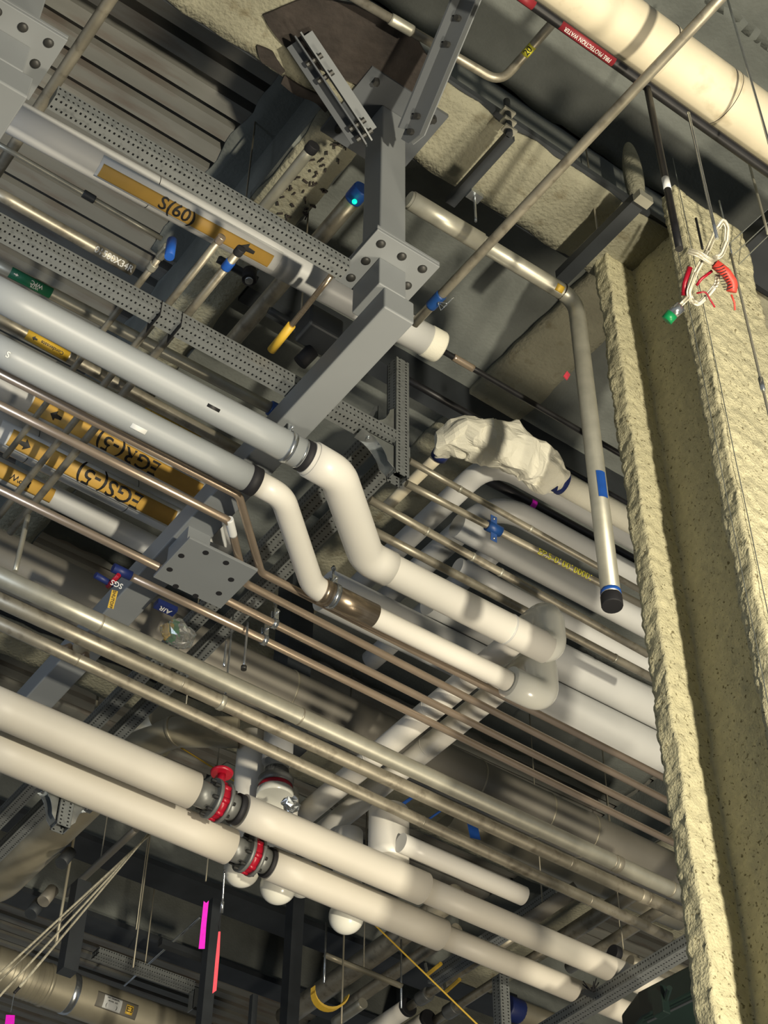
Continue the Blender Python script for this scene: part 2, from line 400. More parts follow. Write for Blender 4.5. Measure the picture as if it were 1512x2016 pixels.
fr2, bx2, _ = frame(-1.485, 'grey steel frame cut by the upper left corner, its bolted plate against the deck ribs', 7.2, True)
# lower flange plate with eight holes
ZQ = 5.975; pc = [P(371,1057,ZQ), P(305,1137,ZQ), P(440,1203,ZQ), P(500,1122,ZQ)]
x0 = (pc[0].x+pc[1].x)/2; x1 = (pc[2].x+pc[3].x)/2; y0 = (pc[0].y+pc[3].y)/2; y1 = (pc[1].y+pc[2].y)/2
MB().bb((x0,y0,ZQ),(x1,y1,ZQ+.014)).build('flange_plate','grey_paint',fr,bevel=.002)
MB().bb((x0+.02,y0+.06,ZQ+.014),(x0+.12,y1-.06,6.11)).build('stub','grey_paint',fr)
for X,Y in ((357,1094),(405,1088),(445,1108),(455,1141),(431,1168),(385,1173),(346,1154),(334,1121)):
    p = P(X,Y,ZQ+.0005); MB().tube([p+V((0,0,-.0012)),p+V((0,0,.006))],.0125,14).build('bolt_hole','black_rubber',fr)
# braces
def brace(p0, p1, w, side, label):
    d = (p1-p0).normalized(); n = side; u = d.cross(n).normalized(); n = u.cross(d)
    t = empty('diagonal_brace', p0, label, 'brace')
    for sgn in (-1,1):
        a = MB(); off = u*sgn*.010
        a.prism([p0+off+d*(.02 if sgn>0 else 0), p0+off+n*w*.55, p0+off+n*w+d*.05, p1+off+n*w, p1+off], u*sgn*.006)
        a.box((p0+p1)/2+u*sgn*(.010+w*.32)+n*.003+d*.02, ((p1-p0).length/2-.02, w*.32, .004), (d,u,n))
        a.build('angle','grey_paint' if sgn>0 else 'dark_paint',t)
    for k in (.07,.17,.62,.78):
        p = p0+d*k*(p1-p0).length+n*w*.5
        MB().tube([p-u*.035,p+u*.035],.012,8).build('bolt','bolt_dark',t)
    return t
pl0 = P(728,285,7.05); pl1 = P(590,78,7.34)
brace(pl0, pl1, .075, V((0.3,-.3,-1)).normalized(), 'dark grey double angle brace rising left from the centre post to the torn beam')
br0 = P(795,275,6.98); br1 = P(925,-40,7.2)
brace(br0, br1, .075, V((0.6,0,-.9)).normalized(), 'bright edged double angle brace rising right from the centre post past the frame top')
pp = on(535,45,1,PY+.05)
q = pipe('threaded_rod','short rod end poking from the torn fireproofing above the left brace','rod',[pp, on(600,92,1,PY+.05)],10,'black_pipe')
for k in range(14):
    a = k*.45; MB().tube([pp, pp+V((math.cos(a)*.04,math.sin(a)*.02,math.sin(a)*.04))],.0022,5).build('bristle','black_rubber',q.o)
# ================================================================ PERFORATED STRUTS
def strutbox(a, b, ax, label, mk, w=.045, group=None, open_end=False, name='perforated_strut', lips=True):
    m_ = MB().bb(a,b); o = m_.build(name, mk); T(o,label,'strut',group); return o
a = P(100,178,6.22); a = gox(a, X_, -120); z = 6.2
s1 = strutbox((P(108,190,6.22).x,P(300,300,6.22).y-.002,6.22),(P(690,528,6.22).x,P(300,300,6.22).y+.058,6.275),'x','perforated steel strut running from the upper left plate to the centre post splice','perforated_x')
y2 = P(300,605,6.22).y
xs = P(781,866,6.22).x
s2 = strutbox((.2,y2,6.22),(xs,y2+.068,6.28),'x','long perforated steel strut below the S(60) pipe, passing behind the box beam','perforated_x')
MB().bb((P(316,612,6.22).x,y2-.003,6.196),(P(316,612,6.22).x+.003,y2+.093,6.282)).build('joint','black_ink',s2)
MB().bb((P(352,640,6.22).x,y2-.003,6.196),(P(352,640,6.22).x+.003,y2+.093,6.282)).build('joint','black_ink',s2)
zbt = solve_z(xs, y2, 927)
def vstrut(x,y,w,z0,z1,label,cut=True):
    t = T(MB().bb((x,y,z0),(x+w,y+.004,z1)).build('vertical_strut','perforated_z'),label,'strut')
    for a,b in (((x,y+w-.004,z0),(x+w,y+w,z1)),((x,y,z0),(x+.004,y+w,z1)),((x+w-.004,y,z0),(x+w,y+w,z1))):
        MB().bb(a,b).build('side_wall','perforated_z',t)
    return t
vs1 = vstrut(xs,y2,.062,zbt,ZB+.62,'vertical perforated strut hanging below the box beam, open at its lower end')
def gusset(c, a, bz, w, label, par=None):
    # c corner; legs along a (horizontal vector) and bz (vertical signed length); webs across w (vector)
    t = empty('gusset_bracket', c, label, 'bracket') if label else par
    up = V((0,0,bz)); wl = w
    MB().prism([c, c+a, c+a+wl, c+wl], V((0,0,bz*.03))).build('flange_leg','chrome',t)
    MB().prism([c, c+up, c+up+wl, c+wl], a*.03).build('flange_leg','chrome',t)
    for k in (0,1):
        o = c+wl*k; pts = [o, o+a]
        for i in range(1,8):
            th = i/8*math.pi/2; pts.append(o+a*(1-math.sin(th)*.80)+up*(1-math.cos(th))*1.0)
        pts.append(o+up); MB().prism(pts, wl*.04).build('curved_web','chrome',t)
    for i in (.35,.7): MB().tube([c+a*i+wl*.5-V((0,0,-bz*.02)), c+a*i+wl*.5+V((0,0,bz*.10))],.008,8).build('bolt','chrome',t,True)
    return t
gusset(V((xs,y2+.008,6.198)), V((-.15,0,0)), -(6.198-zbt)*.85, V((0,.055,0)), 'shiny curved gusset bracket under the strut beside the open strut end')
gusset(V((xs,y2+.008,6.282)), V((-.11,0,0)), .13, V((0,.055,0)), 'shiny curved gusset bracket on top of the strut behind the box beam')
gusset(V((xs,y2+.12,6.42)), V((-.10,0,0)), .11, V((0,.055,0)), 'upper shiny bracket at the vertical strut, nearest the box beam')
# struts along Y (lower left)
for n_,(X,Y) in enumerate(((386,1226),(418,1268))):
    p = P(X,Y,6.30); a_ = p.y
    strutbox((p.x-.028,y2+.1,6.30),(p.x+.032,8.0,6.36),'y',('perforated strut crossing behind the bare pipes, the upper left of two','perforated strut crossing behind the bare pipes, the lower right of two')[n_],'perforated_y')
# strut bottom right
p = P(1230,1945,5.5)
s3 = strutbox((p.x-.03,1.2,5.5),(p.x+.055,9,5.56),'y','large perforated strut crossing below the white pipes at lower right','perforated_y')
# dark slotted struts near the upper beam
def dstrut(a, b, w, label):
    p, q_ = P(*a), P(*b); r = px(w,p)/2
    return strutbox((p.x-r,min(p.y,q_.y),a[2]),(p.x+r,max(p.y,q_.y),a[2]+r*1.6),'y',label,'dark_steel',name='dark_strut')
d1 = dstrut((1005,272,7.2),(893,408,7.2),22,'dark strut hung under the fireproofed beam right of the centre post')
d2 = dstrut((1258,402,7.15),(1122,565,7.15),30,'dark strut meeting the column near the drop pipe elbow')
MB().box(P(1266,392,7.14)+V((0,-.0,0)),(.035,.02,.02)).build('end_clamp','galv_pipe',d2)
for X,Y in ((998,190),(1003,235)):
    pass
p = P(1003,265,7.2); hk = pipe('hanger_link','dark hanger link above the short strut near the S-bent pipe','hanger',[p, V((p.x,p.y,7.45))],14,'dark_steel')
for dz in (.03,.09,.16): MB().box(p+V((0,0,dz)),(.028,.018,.006)).build('nut_plate','galv_pipe',hk.o)
p = P(934,385,7.2); lk = pipe('threaded_rod','short bright rod hanging below the dark strut to the pipe clamp','rod',[p, goy(p,-Z_,436)],5,'chrome')
MB().box(p,(.03,.02,.012)).build('square_washer','chrome',lk.o)
# ================================================================ UPPER PIPES
u1 = pipe('large_pipe','large cream coloured insulated pipe crossing the upper right corner','pipe',[gox(P(1160,2,6.9),X_,700),gox(P(1160,2,6.9),X_,1750)],124,'old_jacket',seg=36,wi=0)
u1.r *= depth(P(1160,2,6.9))/depth(u1.p[0]); bpy.data.objects.remove(u1.o)
u1 = pipe('large_pipe','large cream coloured insulated pipe crossing the upper right corner','pipe',u1.p,0,'old_jacket',seg=40,r=px(122,P(1160,2,6.9))/2)
for X in (1300,1420): ring(u1,X,L=.012,k=1.015,m='old_jacket',name='seam_band',seg=40)
ring(u1,1297,L=.004,k=1.022,m='torn_steel',name='jacket_lap',seg=40)
ring(u1,1421,L=.003,k=1.02,m='torn_steel',name='jacket_lap',seg=40)
def xline(X,Y,z,w,xa,xb,name,label,m,cat='pipe',**k):
    c = P(X,Y,z); return pipe(name,label,cat,[gox(c,X_,xa),gox(c,X_,xb)],0,m,r=px(w,c)/2,**k)
def yline(X,Y,z,w,xa,xb,name,label,m,cat='pipe',**k):
    c = P(X,Y,z); return pipe(name,label,cat,[gox(c,Y_,xa),gox(c,Y_,xb)],0,m,r=px(w,c)/2,**k)
def pline(a,b,z,w,name,label,m,cat='pipe',z2=None,**k):
    p,q_ = P(a[0],a[1],z),P(b[0],b[1],z2 or z); return pipe(name,label,cat,[p,q_],w,m,**k)
def extend(q_, xa=None, xb=None): pass
u2 = xline(1290,180,6.75,22,700,1750,'black_pipe','black fire protection pipe running along the underside of the big cream pipe','black_pipe')
lb = patch(u2,1155,.24,.04,'red_label',off=10)
text(u2,1155,'FIRE PROTECTION WATER',.021,'white_ink',off=10,flip=True,parent=lb,sx=.82)
patch(u2,1032,.08,.04,'red_label',off=10)
u3 = yline(1100,335,6.5,21,815,1480,'bare_pipe','long thin bare pipe crossing diagonally over the beam to the upper right','bare_pipe')
ring(u3,858,L=.07,k=1.2,m='blue_coupling',name='blue_tape')
c_ = seg_at(u3,862)[0]
for k in range(3): MB().tube([c_+V((0,0,-.02-.004*k)), c_+V((.02,-.03+.02*k,-.045)), c_+V((.035,-.05+.02*k,-.02))],.0018,5).build('wire_tie','chrome',u3.o)
a = P(806,393,6.8); b_ = P(1133,590,6.8); a0 = gox(a,(b_-a).normalized(),804); v = goy(b_,-Z_,1182)
u4 = pipe('drop_pipe','bare pipe running to an elbow beside the column and dropping to a black capped end','pipe',[a0,b_,v],0,'galv_pipe',r=px(33,b_)/2,bend=.09,seg=28)
e = seg_at(u4,945)[0]; d = (b_-a).normalized(); MB().tube([a0+d*.01,e],u4.r*1.14,28).build('sleeve','galv_pipe',u4.o,True)
ring(u4,1106,L=.006,k=1.06,m='torn_steel',name='weld_seam')
patch(u4,1095,.035,.03,'yellow',name='yellow_sticker',off=-12)
ring(u4,Y=1168,i=1,L=.016,k=1.05,m='blue_tape',name='blue_band'); ring(u4,Y=1184,i=1,L=.045,k=1.1,m='black_rubber',name='pipe_cap')
c_,d_ = seg_at(u4,Y=965,i=1); tp = MB(); n = nrm(c_,d_,-28); t_ = n.cross(d_)
for a_ in range(5):
    v_ = (a_/4-.5)*1.0
    for u in (-.5,.5): tp.v.append(c_+d_*.13*u+(n*math.cos(v_)+t_*math.sin(v_))*(u4.r+.002))
tp.f = [(2*i,2*i+1,2*i+3,2*i+2) for i in range(4)]; tp.build('blue_tape','blue_tape',u4.o)
# S-bent small pipe
p = [P(690,-10,7.15),P(985,160,7.15),P(1000,170,7.15)]
u5 = pipe('bare_pipe','small bent pipe passing behind the right brace and turning up with a 20 tag','pipe',[P(680,-15,7.3),P(985,163,7.3),gox(P(985,163,7.3),Y_,1105)],0,'bare_pipe',r=px(19,P(900,110,7.3))/2,bend=.07)
ring(u5,790,L=.10,k=1.25,m='galv_pipe')
c_,d_ = seg_at(u5,1042,i=1); lb = patch(u5,1042,.05,.04,'yellow_crayon',i=1,name='yellow_tag'); text(u5,1042,'20',.035,i=1,parent=lb)
# leftmost diagonal
yline(185,48,7.2,26,-30,330,'bare_pipe','bare pipe rising behind the upper left bolted plate','bare_pipe')
u6 = yline(560,358,7.2,23,500,617,'capped_pipe','bare pipe with a black capped end left of the centre post','galv_pipe')
ring(u6,614,L=.035,k=1.15,m='black_rubber',name='pipe_cap')
u7 = yline(665,428,7.1,34,440,706,'capped_pipe','bare pipe with a blue taped end and green light beside the centre post','bare_pipe')
ring(u7,704,L=.07,k=1.08,m='blue_tape',name='blue_tape')
MB().ball(Pd(698,397,depth(seg_at(u7,698)[0])-.06),.010).build('indicator_light','green_led',u7.o,True)
# S(60) pipe
sp = pline((-60,183),(860,681),6.62,62,'insulated_pipe','white insulated pipe carrying the yellow S(60) label','grey_jacket',seg=32)
sp.r = px(68,P(400,430,6.62))/2; bpy.data.objects.remove(sp.o)
sp = pipe('insulated_pipe','white insulated pipe carrying the yellow S(60) label','pipe',sp.p,0,'grey_jacket',r=sp.r,seg=32)
ring(sp,852,L=.07,k=1.03,m='cloth',name='wrapped_end',seg=32)
patch(sp,372,.74,.090,'white_label',name='label_border',off=8,lift=.001); lb = patch(sp,368,.70,.054,'orange_label',off=18)
text(sp,348,'S(60)',.07,off=17,parent=lb); arrow(sp,484,.06,.045,off=17,flip=True,parent=lb)
ring(sp,300,L=.003,k=1.01,m='black_ink',name='strap',seg=32)
tl = pipe('thin_pipe','thin dark pipe leaving the wrapped white pipe end toward the column','pipe',[P(870,690,6.62),P(1300,940,6.62)],12,'black_pipe')
ring(tl,912,L=.10,k=1.25,m='copper',name='copper_end')
# other thin pipes top-left
t1 = pline((-20,274),(318,470),7.0,11,'thin_pipe','thin grey pipe below the S(60) pipe ending at a tee','galv_pipe')
ring(t1,175,L=.05,k=1.6,m='dark_steel',name='hanger_ring')
t2 = pline((-20,372),(262,532),7.0,25,'bare_pipe','bare pipe with white handwriting above the long perforated strut','bare_pipe')
text(t2,222,'01500X34R',.04,'white_ink',off=0,sx=.9)
# WPC pipe, condensate pipe
wp = pline((-40,503),(560,818),6.55,26,'bare_pipe','galvanised pipe with the green WPC label','galv_pipe',wi=0)
lb = patch(wp,60,.17,.05,'green_label',off=6); text(wp,70,'WPC',.022,'white_ink',off=-6,flip=True,parent=lb); text(wp,68,'WTR',.015,'white_ink',off=24,flip=True,parent=lb); arrow(wp,30,.02,.012,'white_ink',off=0,parent=lb)
ring(wp,541,L=.05,k=1.3,m='blue_coupling',name='coupling')
qp = pline((-40,607),(500,903),6.5,25,'bare_pipe','dark bare pipe between the two grey insulated pipes, with a yellow COND label','bare_pipe')
lb = patch(qp,92,.18,.05,'yellow',off=0); text(qp,100,'Condensate',.020,off=-4,flip=True,parent=lb); arrow(qp,66,.022,.02,flip=True,parent=lb)
q2_ = pline((110,716),(475,905),6.56,13,'thin_pipe','thin pipe with a yellow DWF label just above the lower grey insulated pipe','galv_pipe')
lb = patch(q2_,338,.26,.022,'yellow',off=0); text(q2_,342,'DWF',.022,off=0,flip=True,parent=lb); arrow(q2_,295,.02,.018,flip=True,parent=lb)
# EGR and EGS pipes
er = pline((-60,728),(430,985),6.62,52,'insulated_pipe','white insulated pipe carrying the orange EGR(-5) label','grey_jacket',seg=32)
lb = patch(er,228,.80,.075,'orange_label',off=4); text(er,247,'EGR(-5)',.092,off=4,flip=True,parent=lb); arrow(er,105,.05,.045,flip=True,off=4,parent=lb)
es = pline((-60,818),(450,1073),6.62,74,'insulated_pipe','white insulated pipe carrying the orange EGS(-5) label','grey_jacket',seg=32)
patch(es,172,.86,.105,'white_label',name='label_border',off=0,lift=.001); lb = patch(es,178,.78,.075,'orange_label',off=4)
text(es,208,'EGS(-5)',.10,off=4,flip=True,parent=lb); arrow(es,42,.055,.05,off=4,parent=lb)
for X in (60,255): ring(es,X,L=.003,k=1.01,m='black_ink',name='strap',seg=32)
mp_ = pline((-60,895),(420,1136),6.66,46,'insulated_pipe','grey insulated pipe with a yellow MPW label below the EGS pipe','grey_jacket',seg=28)
lb = patch(mp_,30,.34,.07,'orange_label',off=0); text(mp_,36,'MPW',.04,off=0,flip=True,parent=lb)
# thin pipes crossing along Y
for (X,Y,w,xa,xb,lab,cap) in ((220,628,13,10,330,'thin crossing pipe ending in a blue taped tee left of the S(60) label',0),(342,585,15,-20,436,'thin crossing pipe capped in front of the S(60) label, left of a pair',1),(385,600,17,20,474,'thin black capped crossing pipe in front of the S(60) label, right of a pair',2)):
    q = yline(X,Y,6.42,w,xa,xb,'crossing_pipe',lab,'bare_pipe')
    if cap == 0:
        ring(q,322,L=.06,k=1.35,m='galv_pipe',name='tee'); ring(q,300,L=.03,k=1.4,m='galv_pipe')
        c_ = seg_at(q,332)[0]; MB().tube([c_+V((.01,0,-.06)),c_+V((.01,0,.04))],.018,10).build('blue_tape','blue_tape',q.o,True)
    else: ring(q,xb-3,L=.03,k=1.15,m='black_rubber' if cap==2 else 'copper',name='pipe_cap')
    if cap == 2: ring(q,449,L=.04,k=1.2,m='blue_tape',name='tape_wrap')
q = pipe('thin_pipe','thin polished pipe ending in a yellow sleeve above the box beam','pipe',[P(652,543,6.35),P(534,690,6.35)],12,'stainless')
MB().tube([P(574,640,6.35),P(534,690,6.35)],q.r*1.55,14).build('yellow_sleeve','yellow',q.o,True)
# dark clutter behind the box beam
dk = T(MB().bb(P(585,700,6.5)-V((.05,.05,0)),P(640,640,6.5)+V((.10,.02,.12))).build('actuator_box','dark_steel',bevel=.01),'dark valve actuator box behind the box beam near the yellow sleeve','valve')
MB().tube([P(590,715,6.45),P(615,690,6.5)],.03,12).build('stem','black_rubber',dk,True)
u = pline((430,510),(505,552),6.9,20,'strut_channel','short dark channel below the S(60) arrow','dark_steel',cat='strut',seg=4)
u = pline((530,610),(650,682),6.9,18,'strut_channel','dark channel crossing behind the thin polished pipe','dark_steel',cat='strut',seg=4)
u = T(MB().tube([P(490,552,6.8),P(490,552,6.8)+V((0,0,.06))],.028,16).build('conduit_end','black_rubber',None,True),'round black conduit end below the S(60) arrow','conduit end')
MB().tube([P(490,554,6.79),P(490,554,6.79)+V((0,0,.02))],.016,16).build('bushing','chrome',u,True)
# ================================================================ PIPES A AND B (grey insulated, white offsets)
ZA = 5.98
def insulated_run(p_start, p_ring, k1, k2, p_end, w, up_to, diag_end, label, wrun, wfit, dlab, sleeve=None, wd=52):
    a = P(p_start[0],p_start[1],ZA); r_ = P(p_ring[0],p_ring[1],ZA)
    main = pipe('insulated_pipe',label,'pipe',[a,r_],0,'grey_plastic',r=px(w,r_)/2,seg=36)
    d = (r_-a).normalized()
    MB().tube([r_-d*.02,r_+d*.022],main.r*1.06,36).build('black_band','black_rubber',main.o,True)
    K1 = P(k1[0],k1[1],ZA); K2 = P(k2[0],k2[1],ZA); K3 = P(p_end[0],p_end[1],ZA)
    K4 = goy(K3,Z_,up_to); K5 = goy(K4,Y_,diag_end)
    rw = px(wrun,K2)/2
    off = pipe('white_pipe',dlab,'pipe',[r_+d*.005,K1,K2,K3.lerp(K2,.03)],0,'white_jacket',r=rw,bend=.11,seg=36)
    MB().tube(fillet([r_+d*.02,K1,K2,K2.lerp(K3,.12)],.13),rw*1.09,36).build('elbow_cover','white_jacket',off.o,True)
    MB().tube(fillet([K3.lerp(K2,.16),K3,K4,K4.lerp(K5,.12)],.075,12),px(wfit,K3)/2,36).build('elbow_cover','pvc_gloss',off.o,True)
    dg = pipe('crossing_pipe','','',[K4.lerp(K5,.03),K5],0,'white_jacket',r=px(wd,K4)/2,parent=off.o,seg=30)
    for t in (.3,.45,.7): MB().tube([K4.lerp(K5,t),K4.lerp(K5,t+.002)],dg.r*1.012,30).build('jacket_seam','white_jacket',dg.o,True)
    return main, off
mA,oA = insulated_run((-60,549),(602,899),(665,935),(722,1098),(1086,1282),62,1205,1600,'upper of two grey insulated pipes from the left, ending in a black band',66,62,'upper white offset pipe with a glossy elbow turning back beside the bare pipes')
mB,oB = insulated_run((-60,660),(495,945),(556,978),(616,1155),(1070,1375),57,1292,1660,'lower of two grey insulated pipes from the left, ending in a black band',44,64,'lower white offset pipe with a steel sleeve and a glossy elbow at its end',wd=50)
ring(oA,1000,L=.01,k=1.03,m='grey_jacket',name='jacket_seam',i=2)
# steel sleeve on B
k2 = P(616,1155,ZA); k3 = P(1070,1375,ZA); d = (k3-k2).normalized(); sa = gox(k2,d,640); sb = gox(k2,d,736)
MB().tube([sa,sb],px(50,sa)/2,36).build('steel_sleeve','stainless',oB.o,True)
MB().tube([sa-d*.02,sa+d*.01],px(53,sa)/2,36).build('steel_sleeve','stainless',oB.o,True)
def strap(c,d,r,label,par,wd_=.018):
    t = empty('pipe_clamp',c,label,'clamp')
    MB().tube([c-d*wd_/2,c+d*wd_/2],r,36).build('strap','chrome',t,True)
    for sg in (-1,1): MB().box(c+V((0,0,r+.02))+d*.0+V((0,sg*.012,0)),(wd_*.5,.003,.028)).build('strap_ear','chrome',t)
    MB().tube([c+V((0,-.03,r+.025)),c+V((0,.03,r+.025))],.006,8).build('bolt','chrome',t,True)
    MB().tube([c+V((0,0,r+.02)),c+V((0,0,r+.11))],.0045,8).build('rod','chrome',t,True)
    MB().tube([c+V((0,0,r+.09)),c+V((0,0,r+.10))],.010,6).build('nut','chrome',t,True)
    return t
c_,d_ = seg_at(mA,566); strap(c_,d_,mA.r*1.06,'bright strap clamp hanging the upper grey insulated pipe',None,.022)
strap(sa+d*.035,d,px(54,sa)/2,'bright strap clamp around the steel sleeve below the offset bend',None,.024)
MB().tube([seg_at(mA,588)[0],seg_at(mA,591)[0]],mA.r*1.02,36).build('jacket_edge','chrome',mA.o,True)
patch(mA,412,.05,.012,'black_ink',name='label',off=0)
patch(mB,272,.06,.02,'white_label',name='label',off=24)
text(mB,10,'S',.03,'white_ink',off=0)
# ================================================================ COPPER LINES
ZC = 6.01
def conduit(pts, label, w=14): 
    p = [P(a,b,ZC) for a,b in pts]; return pipe('copper_tube',label,'pipe',p,0,'copper',r=px(w,p[-1])/2*1.0,bend=.05,seg=14,group='thin copper tubes below the rack')
ca = conduit([(-40,715),(470,975),(514,1127),(1340,1548)],'uppermost thin copper tube, jogging down right of the bolted plate')
cb = conduit([(-40,778),(452,1026),(482,1148),(1340,1590)],'second thin copper tube, jogging down against the bolted plate corner')
cc = conduit([(-40,945),(500,1208),(1345,1632)],'third thin copper tube, passing straight behind the bolted plate')
cf = conduit([(251,1132),(516,1258),(1352,1672)],'lowest thin copper tube, starting at the small blue handled valve')
ring(cb,455,L=.09,k=1.05,m='white_label',name='white_tag',i=1)
for q,X in ((cc,540),(cf,520)): 
    c_,d_ = seg_at(q,X,i=0); strap(c_,d_,q.r*1.35,'small ring hanger on a copper tube near x%d'%X if 0 else ('small ring hanger on the third copper tube' if X==540 else 'small ring hanger on the lowest copper tube'),None,.02)
# valve with tags
c_ = P(249,1130,ZC); va = empty('ball_valve',c_,'small blue handled ball valve with red and yellow tags on the lowest copper tube','valve')
MB().tube([c_-X_*.06,c_+X_*.02],.020,12).build('valve_body','navy',va,True)
MB().tube([P(188,1132,5.97),P(222,1152,5.97)],.0135,10).build('handle','navy',va,True)
MB().tube([P(212,1155,5.96),P(234,1132,5.96)],.010,8).build('red_tag','red_valve',va,True)
n = -FW; e1_ = (RT*.25+UP*.97).normalized(); p = P(222,1180,5.95)
MB().box(p,(.006+.006,.036,.0015),(RT*.97-UP*.25,e1_,FW)).build('yellow_tag','yellow',va)
flat_text(p-FW*.004, -e1_, (RT*.97-UP*.25), 'SHUTOFF',.017,'black_ink',parent=va)
flat_text(P(230,1150,5.94), (RT*.9+UP*-.4).normalized()*-1, (UP*.9+RT*.4)*-1, 'SGS',.03,'white_ink',parent=va)
p = P(326,1196,6.03); t = T(MB().box(p,(.045,.02,.012)).build('navy_label','navy'),'navy blue AIR label block behind the copper tube','label'); flat_text(p-Z_*.0135,-X_,Y_,'AIR',.035,'white_ink',parent=t)
# ================================================================ BARE PIPES LOWER LEFT
ZR = 5.8
def rline(a,b,w,label,m='bare_pipe',z=ZR):
    p,q_ = P(a[0],a[1],z),P(b[0],b[1],z); d=(q_-p).normalized(); return pipe('bare_pipe',label,'pipe',[gox(p,d,-60),gox(q_,d,b[0])],0,m,r=px(w,P(300,1300,z))/2,seg=24)
r1 = rline((0,1136),(1440,1806),37,'thickest bare steel pipe, uppermost of three crossing the lower left','galv_pipe')
r2 = rline((0,1182),(1440,1845),31,'middle bare steel pipe with a bright clamp, of three at lower left')
r3 = rline((0,1228),(1318,1846),26,'thin bare steel pipe, lowest of three above the white pipes','bare_pipe')
for q,xs_ in ((r1,(196,590,1205,1320)),(r2,(355,1120,1275)),(r3,(150,830,1160))):
    for X in xs_: ring(q,X,L=.008,k=1.04,name='weld_seam')
ring(r1,1215,L=.03,k=1.08); ring(r2,1265,L=.04,k=1.1); ring(r2,435,L=.022,k=1.14,m='galv_pipe',name='clamp'); 
c_ = seg_at(r2,442)[0]; pipe('hanger_rod','thin rod rising from the bright clamp on the middle bare pipe','rod',[c_+Z_*r2.r,c_+Z_*.5],4,'chrome')
# ================================================================ RIGHT THIN PIPES
ZT = 6.38
tt = []
for a,b,w,m_,lab in (((806,907),(1262,1163),13,'bare_pipe','thin bare pipe, first below the wrapped elbow'),((800,952),(1262,1190),15,'bare_pipe','thin bare pipe with a blue coupling and yellow marker writing'),((727,983),(1275,1288),17,'bare_pipe','thin bare pipe starting at the open strut end'),((736,1046),(1290,1338),18,'bare_pipe','thin bare pipe just above the upper white offset pipe')):
    tt.append(pline(a,b,ZT,w,'bare_pipe',lab,m_,seg=18))
for q,xs_ in ((tt[0],(905,1044)),(tt[2],(840,930,985)),(tt[3],(1210,))):
    for X in xs_: ring(q,X,L=.012,k=1.12,m='galv_pipe')
c_,d_ = seg_at(tt[1],972)
MB().tube([c_-d_*.035,c_+d_*.035],tt[1].r*1.55,14).build('coupling','blue_coupling',tt[1].o,True)
for sg in (-1,1): MB().box(c_+UP*sg*.032,(.016,.02,.014),(d_,UP,FW)).build('coupling_bolt_pad','blue_coupling',tt[1].o); MB().ball(c_+UP*sg*.04-FW*.015,.006).build('bolt','chrome',tt[1].o,True)
text(tt[1],1110,'EP.5-0100100001',.040,'yellow_crayon',off=-10,flip=False,sx=1.05)
# pale crossing pipes (along Y then X) and big pale pipes
ZL = 6.9
def bent(pts,w,label,bend=.12,m='grey_jacket',z=ZL): p=[P(a,b,z) for a,b in pts]; return pipe('insulated_pipe',label,'pipe',p,0,m,r=px(w,p[1])/2,bend=bend,seg=28)
def corner(X,Y,z,xa,xb): c = P(X,Y,z); return [gox(c,Y_,xa),c,gox(c,X_,xb)]
def cpipe(X,Y,xa,xb,w,label,z=ZL,bend=.16): c = corner(X,Y,z,xa,xb); return pipe('insulated_pipe',label,'pipe',c,0,'grey_jacket',r=px(w,c[1])/2,bend=bend,seg=28)
cpipe(968,905,700,1330,46,'pale insulated pipe with an elbow just under the cloth wrapped elbow')
cpipe(972,985,720,1330,50,'second pale insulated elbow pipe, behind the blue coupling',bend=.2,z=7.12)
xline(1060,1118,ZL,52,900,1330,'insulated_pipe','pale insulated pipe behind the marker writing on the thin pipe','grey_jacket',seg=28)
yline(905,1145,7.0,44,730,985,'insulated_pipe','pale insulated pipe crossing behind the three thin pipes','grey_jacket',seg=28)
xline(1170,1256,ZL,38,900,1370,'insulated_pipe','narrower pale insulated pipe right of the upper glossy elbow','grey_jacket',seg=28)
le = xline(1200,1352,6.75,72,850,1420,'large_insulated_pipe','wide pale insulated pipe right of the two glossy elbows, upper of two','grey_jacket',seg=36)
lf = xline(1190,1432,6.6,80,640,1420,'large_insulated_pipe','wide pale insulated pipe below the glossy elbows, lower of two','grey_jacket',seg=36)
kb = xline(1080,1010,7.25,20,960,1340,'black_pipe','black pipe seen below the cloth wrapped elbow, with a magenta mark','black_pipe')
patch(kb,1047,.03,.06,'magenta',name='magenta_mark')
xline(1080,905,7.35,14,800,1300,'black_pipe','thin black pipe above the cloth wrapped elbow','black_pipe')
# wrapped elbow
def wrapped():
    z = 6.75; ctrl = [(866,893,13),(880,872,27),(915,862,42),(960,868,52),(1005,880,50),(1045,905,40),(1075,930,33),(1098,946,25)]
    b = MB(); N = 26; path = []; rad = []
    for i in range(len(ctrl)-1):
        for k in range(6):
            t = k/6; a, c = ctrl[i], ctrl[i+1]; path.append(P(a[0]+(c[0]-a[0])*t,a[1]+(c[1]-a[1])*t,z)); rad.append(px(a[2]+(c[2]-a[2])*t,path[-1]))
    path.append(P(1098,946,z)); rad.append(px(25,path[-1])); b.tube(path,rad,40)
    for i,v_ in enumerate(b.v):
        d = noise.noise_vector(v_*7)*.032+noise.noise_vector(v_*21)*.020+V((0,0,abs(noise.noise(v_*9))*-.035)); b.v[i] = v_+d
    o = T(b.build('cloth_wrapped_elbow','cloth',None,False),'pipe elbow wrapped in white woven cloth with blue tape at both ends','wrapping')
    for X,Y,w_,d in ((868,893,17,(P(860,903,z)-P(880,872,z)).normalized()),(1100,947,25,X_)):
        c = P(X,Y,z); MB().tube([c-d*.022,c+d*.022],px(w_,c)*1.02,24).build('blue_band','navy',o,True)
    return o
wrapped()
c = P(1100,947,6.75); pipe('insulated_pipe','pale wrapped pipe leaving the right end of the cloth wrapped elbow','pipe',[c,gox(c,X_,1330)],0,'cloth',r=px(48,c)/2,seg=28)
